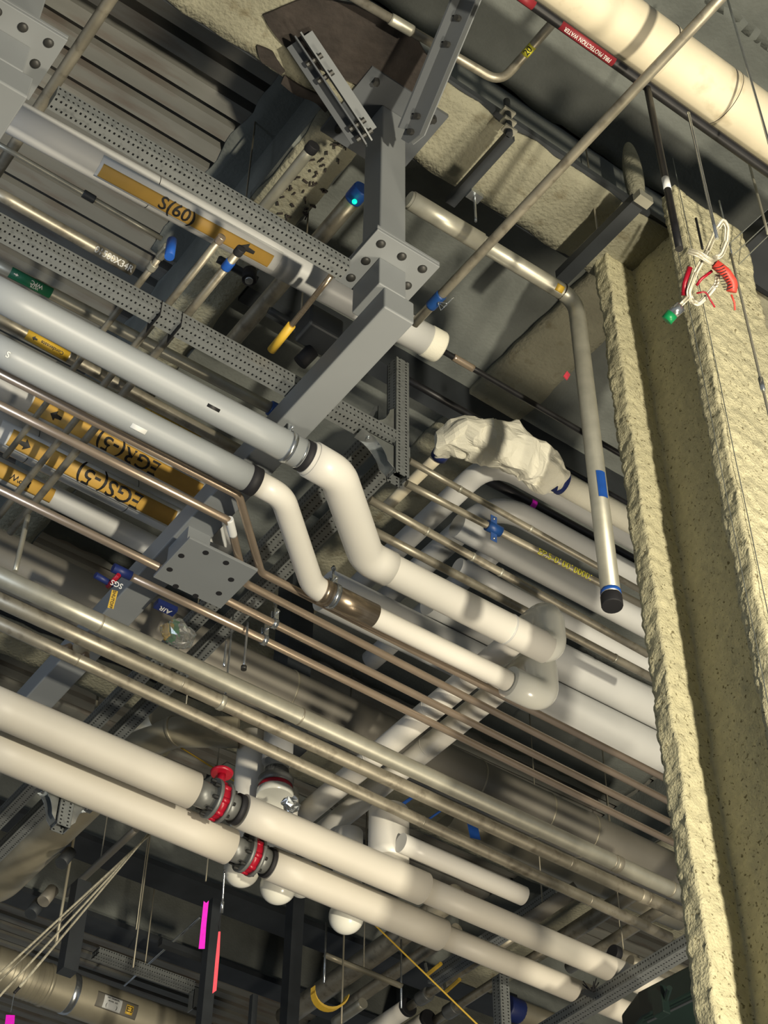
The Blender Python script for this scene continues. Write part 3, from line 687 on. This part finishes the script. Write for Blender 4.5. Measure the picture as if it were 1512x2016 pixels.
c = P(866,896,6.75); pipe('insulated_pipe','narrow pale pipe leaving the left end of the cloth wrapped elbow','pipe',[c,gox(c,Y_,760)],0,'old_jacket',r=px(24,c)/2,seg=24)
p = P(1117,748,6.7); T(MB().prism([p,p+V((.01,-.01,.03)),p+V((.004,0,.06)),p+V((-.008,.01,.03))],V((0,.004,0))).build('marker_ribbon','coral'),'tiny pink ribbon hanging left of the drop pipe','ribbon')
# ================================================================ DARK DUCT
du = pline((-80,1065),(1380,1752),6.75,112,'round_duct','big dull grey round duct behind the bare pipes and copper tubes','duct_dark',seg=40,cat='duct')
for X in (560,930,1065,1150): ring(du,X,L=.01,k=1.02,m='duct_galv',name='seam_band',seg=40)
# ================================================================ LOWER WHITE PIPES WITH VALVES
ZW = 5.62
def wline(a,b,w,xa,xb,label,name='white_pipe',m='aged_white',z=ZW,wat=None,parent=None):
    p,q_ = P(a[0],a[1],z),P(b[0],b[1],z); d=(q_-p).normalized(); A,B = gox(p,d,xa),gox(p,d,xb)
    return pipe(name,label,'pipe',[A,B],0,m,r=px(w,P(*(wat or a),z))/2,seg=40,parent=parent)
C1 = wline((0,1394),(1164,1891),79,-60,380,'upper white insulated pipe at lower left, ending before the red valve')
C2 = wline((0,1394),(1164,1891),68,474,832,'upper white insulated pipe right of the red valve',wat=(700,1690))
C3 = wline((0,1394),(1164,1891),51,820,1420,'','white_pipe',wat=(1020,1830),parent=C2.o)
D1 = wline((0,1478),(1130,1950),78,-60,452,'lower white insulated pipe at lower left, ending before the second red valve')
D2 = wline((0,1478),(1130,1950),66,530,868,'lower white insulated pipe right of the second red valve',wat=(700,1770))
D3 = wline((0,1478),(1130,1950),47,860,1420,'','white_pipe',wat=(1000,1896),parent=D2.o)
def valve(cpt, d, r, label):
    t = empty('flanged_valve',cpt,label,'valve','red flanged valves between the white pipes')
    for a,b in ((-.115,-.03),(.03,.085)): MB().tube([cpt+d*a,cpt+d*b],r*.72,28).build('pipe_neck','flange_grey',t,True)
    for a in (-.034,.018): MB().tube([cpt+d*a,cpt+d*(a+.016)],r*1.12,32).build('flange','flange_grey',t,True)
    MB().tube([cpt-d*.018,cpt+d*.018],r*1.0,32).build('valve_ring','red_valve',t,True)
    u = d.cross(Z_).normalized(); w_ = u.cross(d)
    for k in range(8):
        q = k*math.pi/4+.3; c = cpt+(u*math.cos(q)+w_*math.sin(q))*r*.93
        MB().tube([c-d*.055,c+d*.05],.008,8).build('bolt','bolt_dark',t,True)
        MB().tube([c-d*.017,c+d*.017],r*.17,10).build('bolt_lug','red_valve',t,True)
    for a,b in ((-.150,-.118),(.085,.112)): MB().tube([cpt+d*a,cpt+d*b],r*.86,28).build('rubber_end','black_rubber',t,True)
    return t
for q0,q1,lab in ((C1,C2,'flanged valve with a red ring and red hand disc between the upper white pipes'),(D1,D2,'flanged valve with a red ring between the lower white pipes')):
    a,b_ = q0.p[1],q1.p[0]; d=(b_-a).normalized(); c=(a+b_)/2
    t = valve(c,d,q1.r*1.05,lab)
    if q0 is C1:
        p = c+V((.01,.0,q1.r*1.15)); MB().tube([p,p+V((0,0,.05))],.018,12).build('stem','red_valve',t,True)
        MB().tube([p+V((0,0,.05)),p+V((0,0,.062)),p+V((0,0,.075))],[.045,.05,.035],24).build('hand_disc','red_valve',t,True)
E1 = pline((789,1659),(1030,1764),5.75,40,'white_pipe','short white insulated pipe between the bare pipes and the white run, cut at both ends','white_jacket',seg=32)
# vertical white drops behind C and D
def drop(X,Ytop,Ybot,w,dep,label,m='white_jacket',foot=True):
    pb = Pd(X,Ybot,dep); r = px(w,pb)/2; pb = pb+Z_*(r*1.0); ptp = goy(pb,Z_,Ytop)
    q = pipe('white_riser',label,'pipe',[pb,ptp],0,m,r=r,seg=32)
    if foot:
        k = r*1.18; MB().ball(pb,k,28,18).build('elbow_cover','pvc_gloss',q.o,True)
    return q
dD = depth(P(500,1690,ZW))
v1 = drop(474,1450,1738,62,dD+.32,'white vertical pipe left of the red banded riser, domed below the lower white pipe')
v2 = drop(546,1560,1772,62,dD+.30,'white domed elbow hanging below the lower red valve, second from left')
v3 = drop(681,1640,1831,60,dD+.36,'white domed elbow hanging below the lower white pipe, rightmost of three')
v4 = drop(592,1700,1762,40,dD+.5,'small white dome just showing below the lower white pipe')
# riser with black ring and red valve
pb = Pd(541,1570,dD+.5); r = px(62,pb)/2; q = pipe('riser_valve','vertical riser with a black ring and red banded valve behind the upper white pipe','valve',[pb,goy(pb,Z_,1470)],0,'flange_grey',r=r*.8,seg=28)
for Y,L,k,m_,nm in ((1526,.05,1.0,'black_rubber','black_ring'),(1543,.04,1.45,'flange_grey','flange'),(1553,.05,1.38,'red_valve','valve_ring'),(1566,.04,1.5,'pvc_gloss','lower_cover')):
    c = goy(pb,Z_,Y); MB().tube([c-Z_*L/2,c+Z_*L/2],q.r*k,28).build(nm,m_,q.o,True)
MB().tube([goy(pb,Z_,1500),goy(pb,Z_,1440)],r*1.0,28).build('insulation','grey_jacket',q.o,True)
pk = Pd(573,1585,dD+.1); o = T(MB().ball(pk,.035,14,9,(1.2,.9,1)).build('plastic_wrap','chrome',None,False),'crumpled shiny wrap beside the red banded riser','plastic')
for i,v_ in enumerate(o.data.vertices): v_.co += noise.noise_vector(v_.co*60+V((3,1,2)))*.018
v5 = pipe('white_riser','wide white vertical pipe dropping onto the upper white pipe from behind','pipe',[P(765,1700,5.72),goy(P(765,1700,5.72),Z_,1598)],82,'white_jacket',seg=32)
vb = T(MB().bb(Pd(556,1458,7.9),Pd(556,1458,7.9)+V((.14,.14,1.2))).build('dark_post','dark_steel'),'dark post behind the white risers at lower centre','post')
# ================================================================ LOWER LEFT DUCTS AND CLUTTER
pd1 = P(100,1640,6.6); q = pipe('round_duct','galvanised round duct crossing at the lower left edge, under the white pipes','duct',[gox(pd1,Y_,330),gox(pd1,Y_,-15),gox(pd1,Y_,-15)+V((-.5,.1,.0))],0,'duct_galv',r=px(80,pd1)/2,seg=40,bend=.2)
dq = pline((-60,1885),(560,2110),6.9,84,'round_duct','corrugated galvanised duct along the bottom left, with a white data label','duct_galv',seg=40,cat='duct')
for k in range(9): ring(dq,14+k*9,L=.006,k=1.02,m='duct_galv',name='corrugation',seg=40)
ring(dq,88,L=.03,k=1.05,m='duct_galv',name='duct_collar',seg=40); ring(dq,135,L=.05,k=1.03,m='chrome',name='duct_collar',seg=40)
lb = patch(dq,212,.30,.10,'duct_dark',off=-14,name='label_back'); l2 = patch(dq,203,.13,.085,'white_label',off=-14,lift=.003,parent=lb); 
patch(dq,236,.05,.06,'yellow',off=-14,lift=.003,parent=lb,name='yellow_label')
text(dq,203,'AIR TERMINAL',.014,off=-26,lift=.005,parent=l2); text(dq,203,'MODEL  SIZE',.012,off=-18,lift=.005,parent=l2); text(dq,202,'(        )',.03,off=-6,lift=.005,parent=l2)
text(dq,236,'E3',.05,off=-14,lift=.005,parent=lb)
# chrome gussets under D
p = P(118,1632,5.45); zz = p.z
t = vstrut(p.x-.03,p.y-.03,.06,zz,ZW+.3,'short strut end with curved brackets hanging below the lower white pipe at left')
gusset(V((p.x-.032,p.y-.02,ZW-.02)),V((-.10,0,0)),-(ZW-.02-zz)*.9,V((0,.05,0)),'shiny curved bracket left of the short strut end')
gusset(V((p.x+.032,p.y-.02,ZW-.02)),V((.10,0,0)),-(ZW-.02-zz)*.9,V((0,.05,0)),'shiny curved bracket right of the short strut end')
# dark vertical posts, lower left to centre
def dpost(X,Ytop,Ybot,w,dep,label):
    a = Pd(X,Ytop,dep); w_ = px(w,a)/2; z1 = a.z; zb = goy(a,-Z_,Ybot).z
    return T(MB().bb((a.x-w_,a.y-w_,zb),(a.x+w_,a.y+w_,z1)).build('dark_post','dark_steel'),label,'post')
dpost(582,1770,2080,26,9.0,'dark vertical post below the lower white pipe, at bottom centre')
dpost(423,1775,2080,22,9.0,'dark vertical post behind the pink hanging ribbon')
dpost(160,1740,1915,30,8.8,'dark vertical post behind the silver cables at lower left')
dpost(500,1960,2080,12,8.8,'narrow dark post at the bottom edge between two larger posts')
q = P(250,1905,6.95); st = T(MB().bb((P(185,1885,6.95).x,q.y-.04,6.95),(P(372,1955,6.95).x,q.y+.05,7.0)).build('perforated_strut','perforated_x'),'perforated strut with a curved end bracket above the bottom left duct','strut')
gusset(V((P(372,1955,6.95).x,q.y-.03,6.97)),V((.12,0,0)),-.16,V((0,.06,0)),'curved galvanised bracket at the end of the strut above the bottom left duct')
q = P(355,1875,7.1); T(MB().bb((P(314,1862,7.1).x,q.y-.02,7.1),(P(408,1900,7.1).x,q.y+.03,7.14)).build('strut_channel','dark_steel'),'short dark channel left of the pink ribbon','strut')
pipe('hanger_rod','slanting galvanised rod passing behind the short dark channel','rod',[P(395,1805,7.2),P(245,1940,7.2)],5,'chrome')
pipe('dark_pipe','dark inclined conduit behind the silver cables','pipe',[P(268,1632,7.0),P(130,1760,7.0)],15,'duct_dark')
for i,(x,y0_,y1_,w_) in enumerate(((110,1640,1860,6),(262,1740,1905,3),(405,1650,1735,3),(672,1790,2016,4),(268,1690,1830,2))):
    p = Pd(x,y1_,8.3); pipe('hanger_rod',('grey rod beside the galvanised duct at lower left','thin rod over the far deck ribs','short thin rod under the lower white pipe at left','long thin rod right of the bottom centre post','faint thin rod behind the silver cables')[i],'rod',[p,p+Z_*(8-p.z)],w_,'duct_galv')
for i,(X,Y,m_) in enumerate(((120,1700,'dark_steel'),(85,1775,'duct_dark'),(60,1800,'dark_steel'))):
    c = Pd(X,Y,8.6); T(MB().tube([c,c+V((.05,.02,.10))],.034,14).build('junction_piece',m_,None,True),('dark round fitting just right of the galvanised duct','grey round fitting above the bottom left duct','dark round fitting at the left edge above the bottom duct')[i],'fitting')
# trapeze at bottom centre
a = P(640,1880,6.6); b_ = P(790,1941,6.6); q = pipe('trapeze_bar','grey trapeze bar on thin rods at bottom centre','hanger',[a,b_],15,'duct_galv',seg=4)
for c,Y0,Y1 in ((a,1815,1935),(b_,1850,1985)): MB().tube([goy(c,Z_,Y0),goy(c,Z_,Y1)],.006,8).build('rod','chrome',q.o,True)
def yl2(X,Y,z,w,xa,xb,name,label,m,**k): return yline(X,Y,z,w,xa,xb,name,label,m,**k)
g1 = yl2(720,1890,7.0,44,560,900,'bare_pipe','wide bare pipe crossing below the white pipes toward the yellow hanger','bare_pipe')
g2 = yl2(770,1920,6.9,26,680,900,'bare_pipe','narrow bare pipe crossing below the white pipes, beside the wide one','bare_pipe')
g3 = yl2(880,1932,6.8,18,800,1010,'bare_pipe','bare pipe with a yellow valve lever, left of two at the bottom','bare_pipe')
g4 = yl2(925,1965,6.8,18,850,1080,'bare_pipe','bare pipe with a yellow valve lever, right of two at the bottom','bare_pipe')
g5 = yl2(775,2002,6.8,36,700,805,'insulated_pipe','short white insulated end on the left of two valved pipes','white_jacket'); ring(g5,803,L=.03,k=1.05,m='black_rubber',name='end_band')
g6 = yl2(822,2020,6.8,36,750,845,'insulated_pipe','short white insulated end on the right of two valved pipes','white_jacket'); ring(g6,843,L=.03,k=1.05,m='black_rubber',name='end_band')
ring(g3,835,L=.10,k=1.6,m='flange_grey',name='valve_body'); ring(g4,890,L=.10,k=1.7,m='flange_grey',name='valve_body')
for a,b_,par,z in (((842,1918),(868,1897),g3.o,6.7),((878,1952),(905,1928),g4.o,6.7)):
    p,q_ = P(*a,z),P(*b_,z); MB().tube([p,q_],.013,6).build('yellow_lever','yellow',par); MB().tube([p,p+V((0,.02,.08))],.01,8).build('lever_stem','chrome',par)
# yellow clevis hanger
c = P(655,1950,6.75); pts = []
for k in range(13): a = math.pi*(.95+k/12*.95); pts.append(Pd(655,1945,8.0)+(RT*math.cos(a)*.085-UP*math.sin(a)*-.09))
b = MB()
for i in range(12): b.prism([pts[i],pts[i+1],pts[i+1]+(pts[i+1]-c)*0-UP*.012,pts[i]-UP*.012],Y_*.04)
T(b.build('clevis_hanger','yellow'),'yellow clevis hanger cradling the wide bare pipe at bottom centre','hanger')
p = Pd(668,2010,7.9); 
yl2(700,1985,6.75,22,660,715,'pipe_stub','short bright pipe stub right of the yellow clevis hanger','galv_pipe')
# clutter behind lower right
xline(1000,1655,7.4,60,880,1340,'round_duct','brownish duct behind the bare pipes with blue tape marks','duct_galv',seg=30,cat='duct')
for i,(X,Y,L,W) in enumerate(((797,1580,.075,.035),(858,1603,.075,.022),(933,1637,.03,.12))):
    p = P(X,Y,6.15); T(MB().box(p,(L*.9,W*.5,.002),((X_-Y_*.3).normalized() if i==2 else (X_*.5-Y_*.8+Z_*.5).normalized(), (Y_+X_*.5).normalized() if i!=2 else (Y_+X_).normalized(), Z_)).build('blue_tape','blue_tape'),('short blue tape strip left of three beneath the bare pipes','small blue tape strip in the middle of three beneath the bare pipes','slanted blue tape strip right of three beneath the bare pipes')[i],'tape')
for i,(X,Y,z,w_,xa,xb) in enumerate(((1075,1790,6.5,40,1010,1130),(1180,1800,6.8,34,1080,1330),(1240,1830,6.9,24,1120,1330))):
    yline(X,Y,z,w_,xa,xb,'dark_pipe' if i==0 else 'bare_pipe',('dark channel beyond the cut end of the short white pipe','bare pipe crossing behind the lower right strut, wider of two','bare pipe crossing behind the lower right strut, narrower of two')[i],'duct_dark' if i==0 else 'bare_pipe',seg=4 if i==0 else 20)
a = P(1105,1770,6.7); T(MB().bb((a.x-.04,a.y,6.7),(a.x+.04,a.y+1.2,6.78)).build('perforated_strut','perforated_y'),'dark perforated strut seen right of the short white pipe','strut')
c = P(1208,1877,6.3); q = pipe('capped_pipe','short pipe with a dark cap above the lower right strut','pipe',[c,gox(c,X_,1250)],30,'bare_pipe'); ring(q,1210,L=.04,k=1.15,m='black_rubber',name='pipe_cap')
c = P(1170,1935,5.6); o = T(MB().box(c+V((-.02,0,-.07)),(.06,.012,.008)).build('spiky_bracket','dark_steel'),'small dark bracket with bristly ties where the white pipe meets the strut','bracket')
for k in range(16):
    a_ = k*.39; MB().tube([c+V((-.02,0,-.06)),c+V((-.02+math.cos(a_)*.04,math.sin(a_)*.04,-.03+.03*math.sin(a_*3)))],.003,5).build('tie','black_rubber',o)
for i,(X,Y,xa,xb,w_) in enumerate(((1030,1995,1000,1120,46),(1345,1925,1290,1420,44))):
    q = xline(X,Y,6.1,w_,xa,xb,'round_duct',('dull duct with a blue end at the bottom right of centre','dull pipe against the column at lower right')[i],'duct_galv',cat='duct',seg=28)
    if i==0: ring(q,1010,L=.10,k=1.05,m='navy',name='blue_end')
xline(1300,1918,6.0,26,1240,1420,'bare_pipe','bare pipe right of the strut, above the dark green machine','bare_pipe')
# chain of channel
c = Pd(985,1925,8.2); T(MB().bb((c.x-.03,c.y-.03,goy(c,-Z_,2080).z),(c.x+.03,c.y+.03,c.z)).build('slotted_post','perforated_z'),'slotted grey post at the bottom right of centre','post')
dpost(1000,1960,2080,26,9.2,'dark vertical post beside the slotted post')
# dark green machine
a = P(1400,1958,4.9); g = T(MB().prism([P(1228,2050,4.9),P(1262,2005,4.9),P(1400,1935,4.9),P(1440,1990,4.9),P(1300,2090,4.9)],V((0,0,.12))).build('lift_boom','green_machine',bevel=.01),'dark green machine boom at the bottom right beside the column','machine')
MB().box(P(1300,1972,4.86),(.02,.03,.06)).build('bracket','green_machine',g,bevel=.004); MB().tube([P(1305,1985,4.86),P(1318,1945,4.86)],.012,8).build('bracket_arm','green_machine',g)
MB().tube([P(1275,2012,4.88),P(1392,1955,4.88)],.005,6).build('edge_trim','dark_steel',g)
# ================================================================ HANGING LINES, TAGS, STRING
def line(pts,w,label,m='cable',name='cable',cat='cable'): 
    p = [Pd(*a) for a in pts]; return pipe(name,label,cat,p,w,m,seg=8,bend=.02)
c0 = 7.5
for i,(x2,y2_) in enumerate(((-60,1972),(-60,1990),(-60,2025),(40,1942))):
    line([(303-i*2,1636,c0),(x2,y2_,5.6)],(4,3,4,4)[i],('uppermost silver cable slanting to the left edge','silver cable just below the uppermost one','lowest silver cable slanting to the left edge','silver cable ending at a ferrule above the magenta tag')[i])
q = line([(40,1942,5.63),(28,1955,5.6)],6,'small ferrule and wire holding the magenta tag','black_rubber','ferrule','wire'); MB().tube([Pd(28,1955,5.6),Pd(21,1992,5.6)],.0015,5).build('wire','chrome',q.o)
def tag(pts,dep,label,m,name='hanging_ribbon'):
    p = [Pd(x,y,dep) for x,y in pts]; return T(MB().prism(p,FW*.003).build(name,m),label,'ribbon')
tag([(12,1998),(29,1999),(27,2030),(8,2030)],5.6,'magenta tag hanging from the ferrule in the lower left corner','magenta','hanging_tag')
tag([(401,1774),(406,1778),(411,1773),(406,1822),(403,1868),(391,1868),(396,1820)],7.2,'magenta ribbon, the left of two hanging under the lower white pipe','magenta')
tag([(430,1834),(434,1834),(432,1880),(426,1950),(418,1956),(424,1890)],7.2,'coral pink ribbon, the right of two hanging under the lower white pipe','coral')
q = line([(442,1712,7.3),(438,1778,7.3)],4,'hanging rod with a coupling above the pink ribbon','chrome','hanger_rod','rod')
MB().tube([Pd(438,1775,7.3),Pd(436,1797,7.3)],.008,8).build('rod_coupling','chrome',q.o,True); MB().tube([Pd(436,1797,7.3),Pd(430,1822,7.25),Pd(431,1834,7.2)],.0018,5).build('wire','black_rubber',q.o)
line([(345,1465,8.3),(500,1562,8.1),(735,1818,7.9),(945,2022,7.4)],3.2,'yellow string running behind the white pipes to the bottom edge','string_yellow','yellow_string','string')
# small rods with rings near plate
for i,(x,y0_,y1_) in enumerate(((441,1262,1312),(480,1225,1315))):
    p = Pd(x,y1_,6.5); q = pipe('hanger_rod',('short bright rod below the copper tubes, left of two','short bright rod with a ring below the copper tubes, right of two')[i],'rod',[p,goy(p,Z_,y0_)],5,'chrome',seg=8)
    if i: MB().tube([p-Z_*.008,p+Z_*.008],.012,10).build('nut','bolt_dark',q.o,True)
for i,(x,y0_,y1_) in enumerate(((553,735,800),(652,1045,1085))):
    pass
p = Pd(30,1125,6.5); q = pipe('hanger_rod','thick galvanised rod hanging left above the bare pipes','rod',[p,goy(p,Z_,1015)],11,'galv_pipe',seg=10)
p = P(440,1040,6.06); T(MB().prism([P(392,1058,6.12),P(396,1018,6.12),P(438,1035,6.12),P(446,1078,6.12)],Z_*.02).build('junction_cover','white_label'),'small white cover between the bolted plate and the copper elbows','cover')
# insulated glove fragments & plastic bag near (350,1250)
o = T(MB().ball(P(350,1248,5.95),.055,16,10,(1.4,.8,1)).build('plastic_bag','clear_plastic',None,False),'clear plastic bag with a yellow and green packet on the uppermost bare pipe','bag')
for v_ in o.data.vertices: v_.co += noise.noise_vector(v_.co*40)*.02
MB().box(P(340,1245,5.96),(.012,.02,.03)).build('green_packet','green_tape',o); MB().box(P(331,1245,5.96),(.006,.02,.03)).build('yellow_packet','yellow',o)
o = T(MB().ball(P(160,1278,5.93),.03,14,9,(1.3,1,.9)).build('fitting_bag','old_jacket',None,False),'small bundle of orange and pale fittings on the middle bare pipe at left','fitting')
MB().tube([P(128,1280,5.92),P(140,1276,5.92)],.022,12).build('ring_fitting','copper',o,True)
MB().tube([P(172,1290,5.9),P(160,1294,5.9)],.016,12).build('ring_fitting','copper',o,True)
# elbow duct piece behind (330,1440)
q = pipe('round_duct','galvanised duct elbow between the bare pipes and the upper white pipe','duct',[P(250,1480,6.5),P(345,1440,6.5),P(470,1442,6.5)],62,'duct_galv',seg=30,bend=.15)
ring(q,345,L=.02,k=1.05,m='duct_galv',name='duct_collar')
# ================================================================ UPPER RIGHT RODS AND COIL
def vrod(X,Ya,Yb,dep,w,label,m='chrome',name='hanger_rod'):
    a = Pd(X,Ya,dep); return pipe(name,label,'rod',[a,goy(a,-Z_,Yb)],w,m,seg=12)
vrod(1430,-10,380,6.2,5,'long bright rod in front of the cream pipe at the right edge')
vrod(1355,222,470,5.5,6,'bright rod above the cable coil')
vrod(1468,296,460,6.5,5,'grey rod at the right edge below the black pipe','galv_pipe')
q = vrod(1439,500,900,5.6,5,'thin cable hanging past the coil down the column side','galv_pipe','hanging_cable'); c = goy(q.p[0],-Z_,757); MB().tube([c-Z_*.03,c+Z_*.03],.008,8).build('cable_ferrule','chrome',q.o,True)
vrod(1416,395,500,6.4,3,'short thin rod just left of the coil top')
vrod(1370,430,490,6.4,5,'short dark rod left of the coil','black_pipe')
q = pipe('vertical_pipe','black vertical pipe hanging from the black fire pipe near the column','pipe',[P(1274,172,6.74),goy(P(1274,172,6.74),-Z_,490)],14,'black_pipe',seg=14); MB().tube([goy(q.p[0],-Z_,352),goy(q.p[0],-Z_,374)],q.r*1.05,14).build('white_label','white_label',q.o,True)
for i in range(3):
    pipe('light_strip',('upper thin bright wire at the right edge above the coil','middle thin bright wire at the right edge above the coil','lower thin bright wire at the right edge above the coil')[i],'wire',[P(1425+i*4,510+i*26-20,7.1),P(1530,395+i*26,7.1)],2.5,'chrome',seg=6)
T(MB().bb(P(1430,520,7.3),P(1560,440,7.3)+V((.25,0,.1))).build('cable_tray','dark_steel'),'dark cable tray behind the thin wires at the right edge','tray')
def ring3(x0,y0,x1,y1): pass
Z6 = lambda x,y: (1240+x*.1799, 400+y*.1799)
DC = 5.3
ck = empty('cable_coil',Pd(1400,540,DC),'coiled bundle of pale wires bound with red tape beside the column','cable coil')
def bundle(pts, wz, name, m, n=5, dz=0, smooth=True):
    base = [Pd(*Z6(x,y),DC+dz) for x,y in pts]; base = fillet(base,.03,5); R_ = wz*.1799*DC/F/2
    if n == 1: return MB().tube(base,R_,12).build(name,m,ck,True)
    for k in range(n):
        q = (k-(n-1)/2)/(n/2)*R_*.85; b_ = []
        for i,p in enumerate(base):
            a,c = base[max(i-1,0)],base[min(i+1,len(base)-1)]; t = (c-a).normalized(); nn = t.cross(FW).normalized(); b_.append(p+nn*q+FW*(.003*math.sin(k*2+i*.2)))
        MB().tube(b_,R_/n*1.25,7).build(name,m,ck,True)
bundle([(690,1090),(640,980),(720,760),(850,520),(960,270),(1020,175),(1070,260),(1060,420),(1000,570),(915,610)],66,'wire_strand','cable')
bundle([(960,780),(950,890),(850,1010),(750,1110),(680,1070)],60,'wire_strand','cable',4)
bundle([(640,520),(760,560),(930,665)],75,'wire_strand','cable',6,-.03)
bundle([(930,665),(1050,760),(1130,880),(1110,970)],115,'red_tape','red_tape',1,-.03)
for k in range(9):
    t = k/9; x,y = 985+t*110, 690+t*270; bundle([(x-55,y+18),(x,y+12),(x+45,y-14)],9,'tape_band','black_rubber',1,-.052)
bundle([(1110,1000),(1145,1090),(1150,1170)],22,'tape_tail','red_tape',1,-.03)
bundle([(660,700),(600,880),(590,1010)],60,'red_tape','red_valve',1,.02)
bundle([(730,985),(830,965),(870,1040),(930,1140)],20,'red_tape','red_valve',1,-.02)
bundle([(900,740),(780,830),(730,900)],34,'red_tape','red_valve',1,.01)
bundle([(640,1030),(520,1150)],52,'stem','cable',3)
bundle([(560,1130),(450,1225)],130,'connector_body','chrome',1); bundle([(465,1212),(400,1285)],136,'green_tape','green_tape',1)
# ================================================================ SHORT SUSPENSION RODS UP TO THE DECK
for nm_ in ('dark_strut.001','strut_channel','strut_channel.001','dark_pipe','perforated_strut.005','bare_pipe.018','capped_pipe.002','dark_pipe.001','round_duct.006','trapeze_bar'):
    o = bpy.data.objects.get(nm_)
    if not o: continue
    top = max((v.co.z for v in o.data.vertices)); c = o.location.copy()
    near = min(o.data.vertices, key=lambda v: (v.co.x**2+v.co.y**2) - (.5 if v.co.z > 0 else 0))
    p = V((c.x, c.y, c.z))
    MB().tube([p, V((p.x,p.y,7.99))], .004, 8).build('suspension_rod', 'duct_galv', o, True)
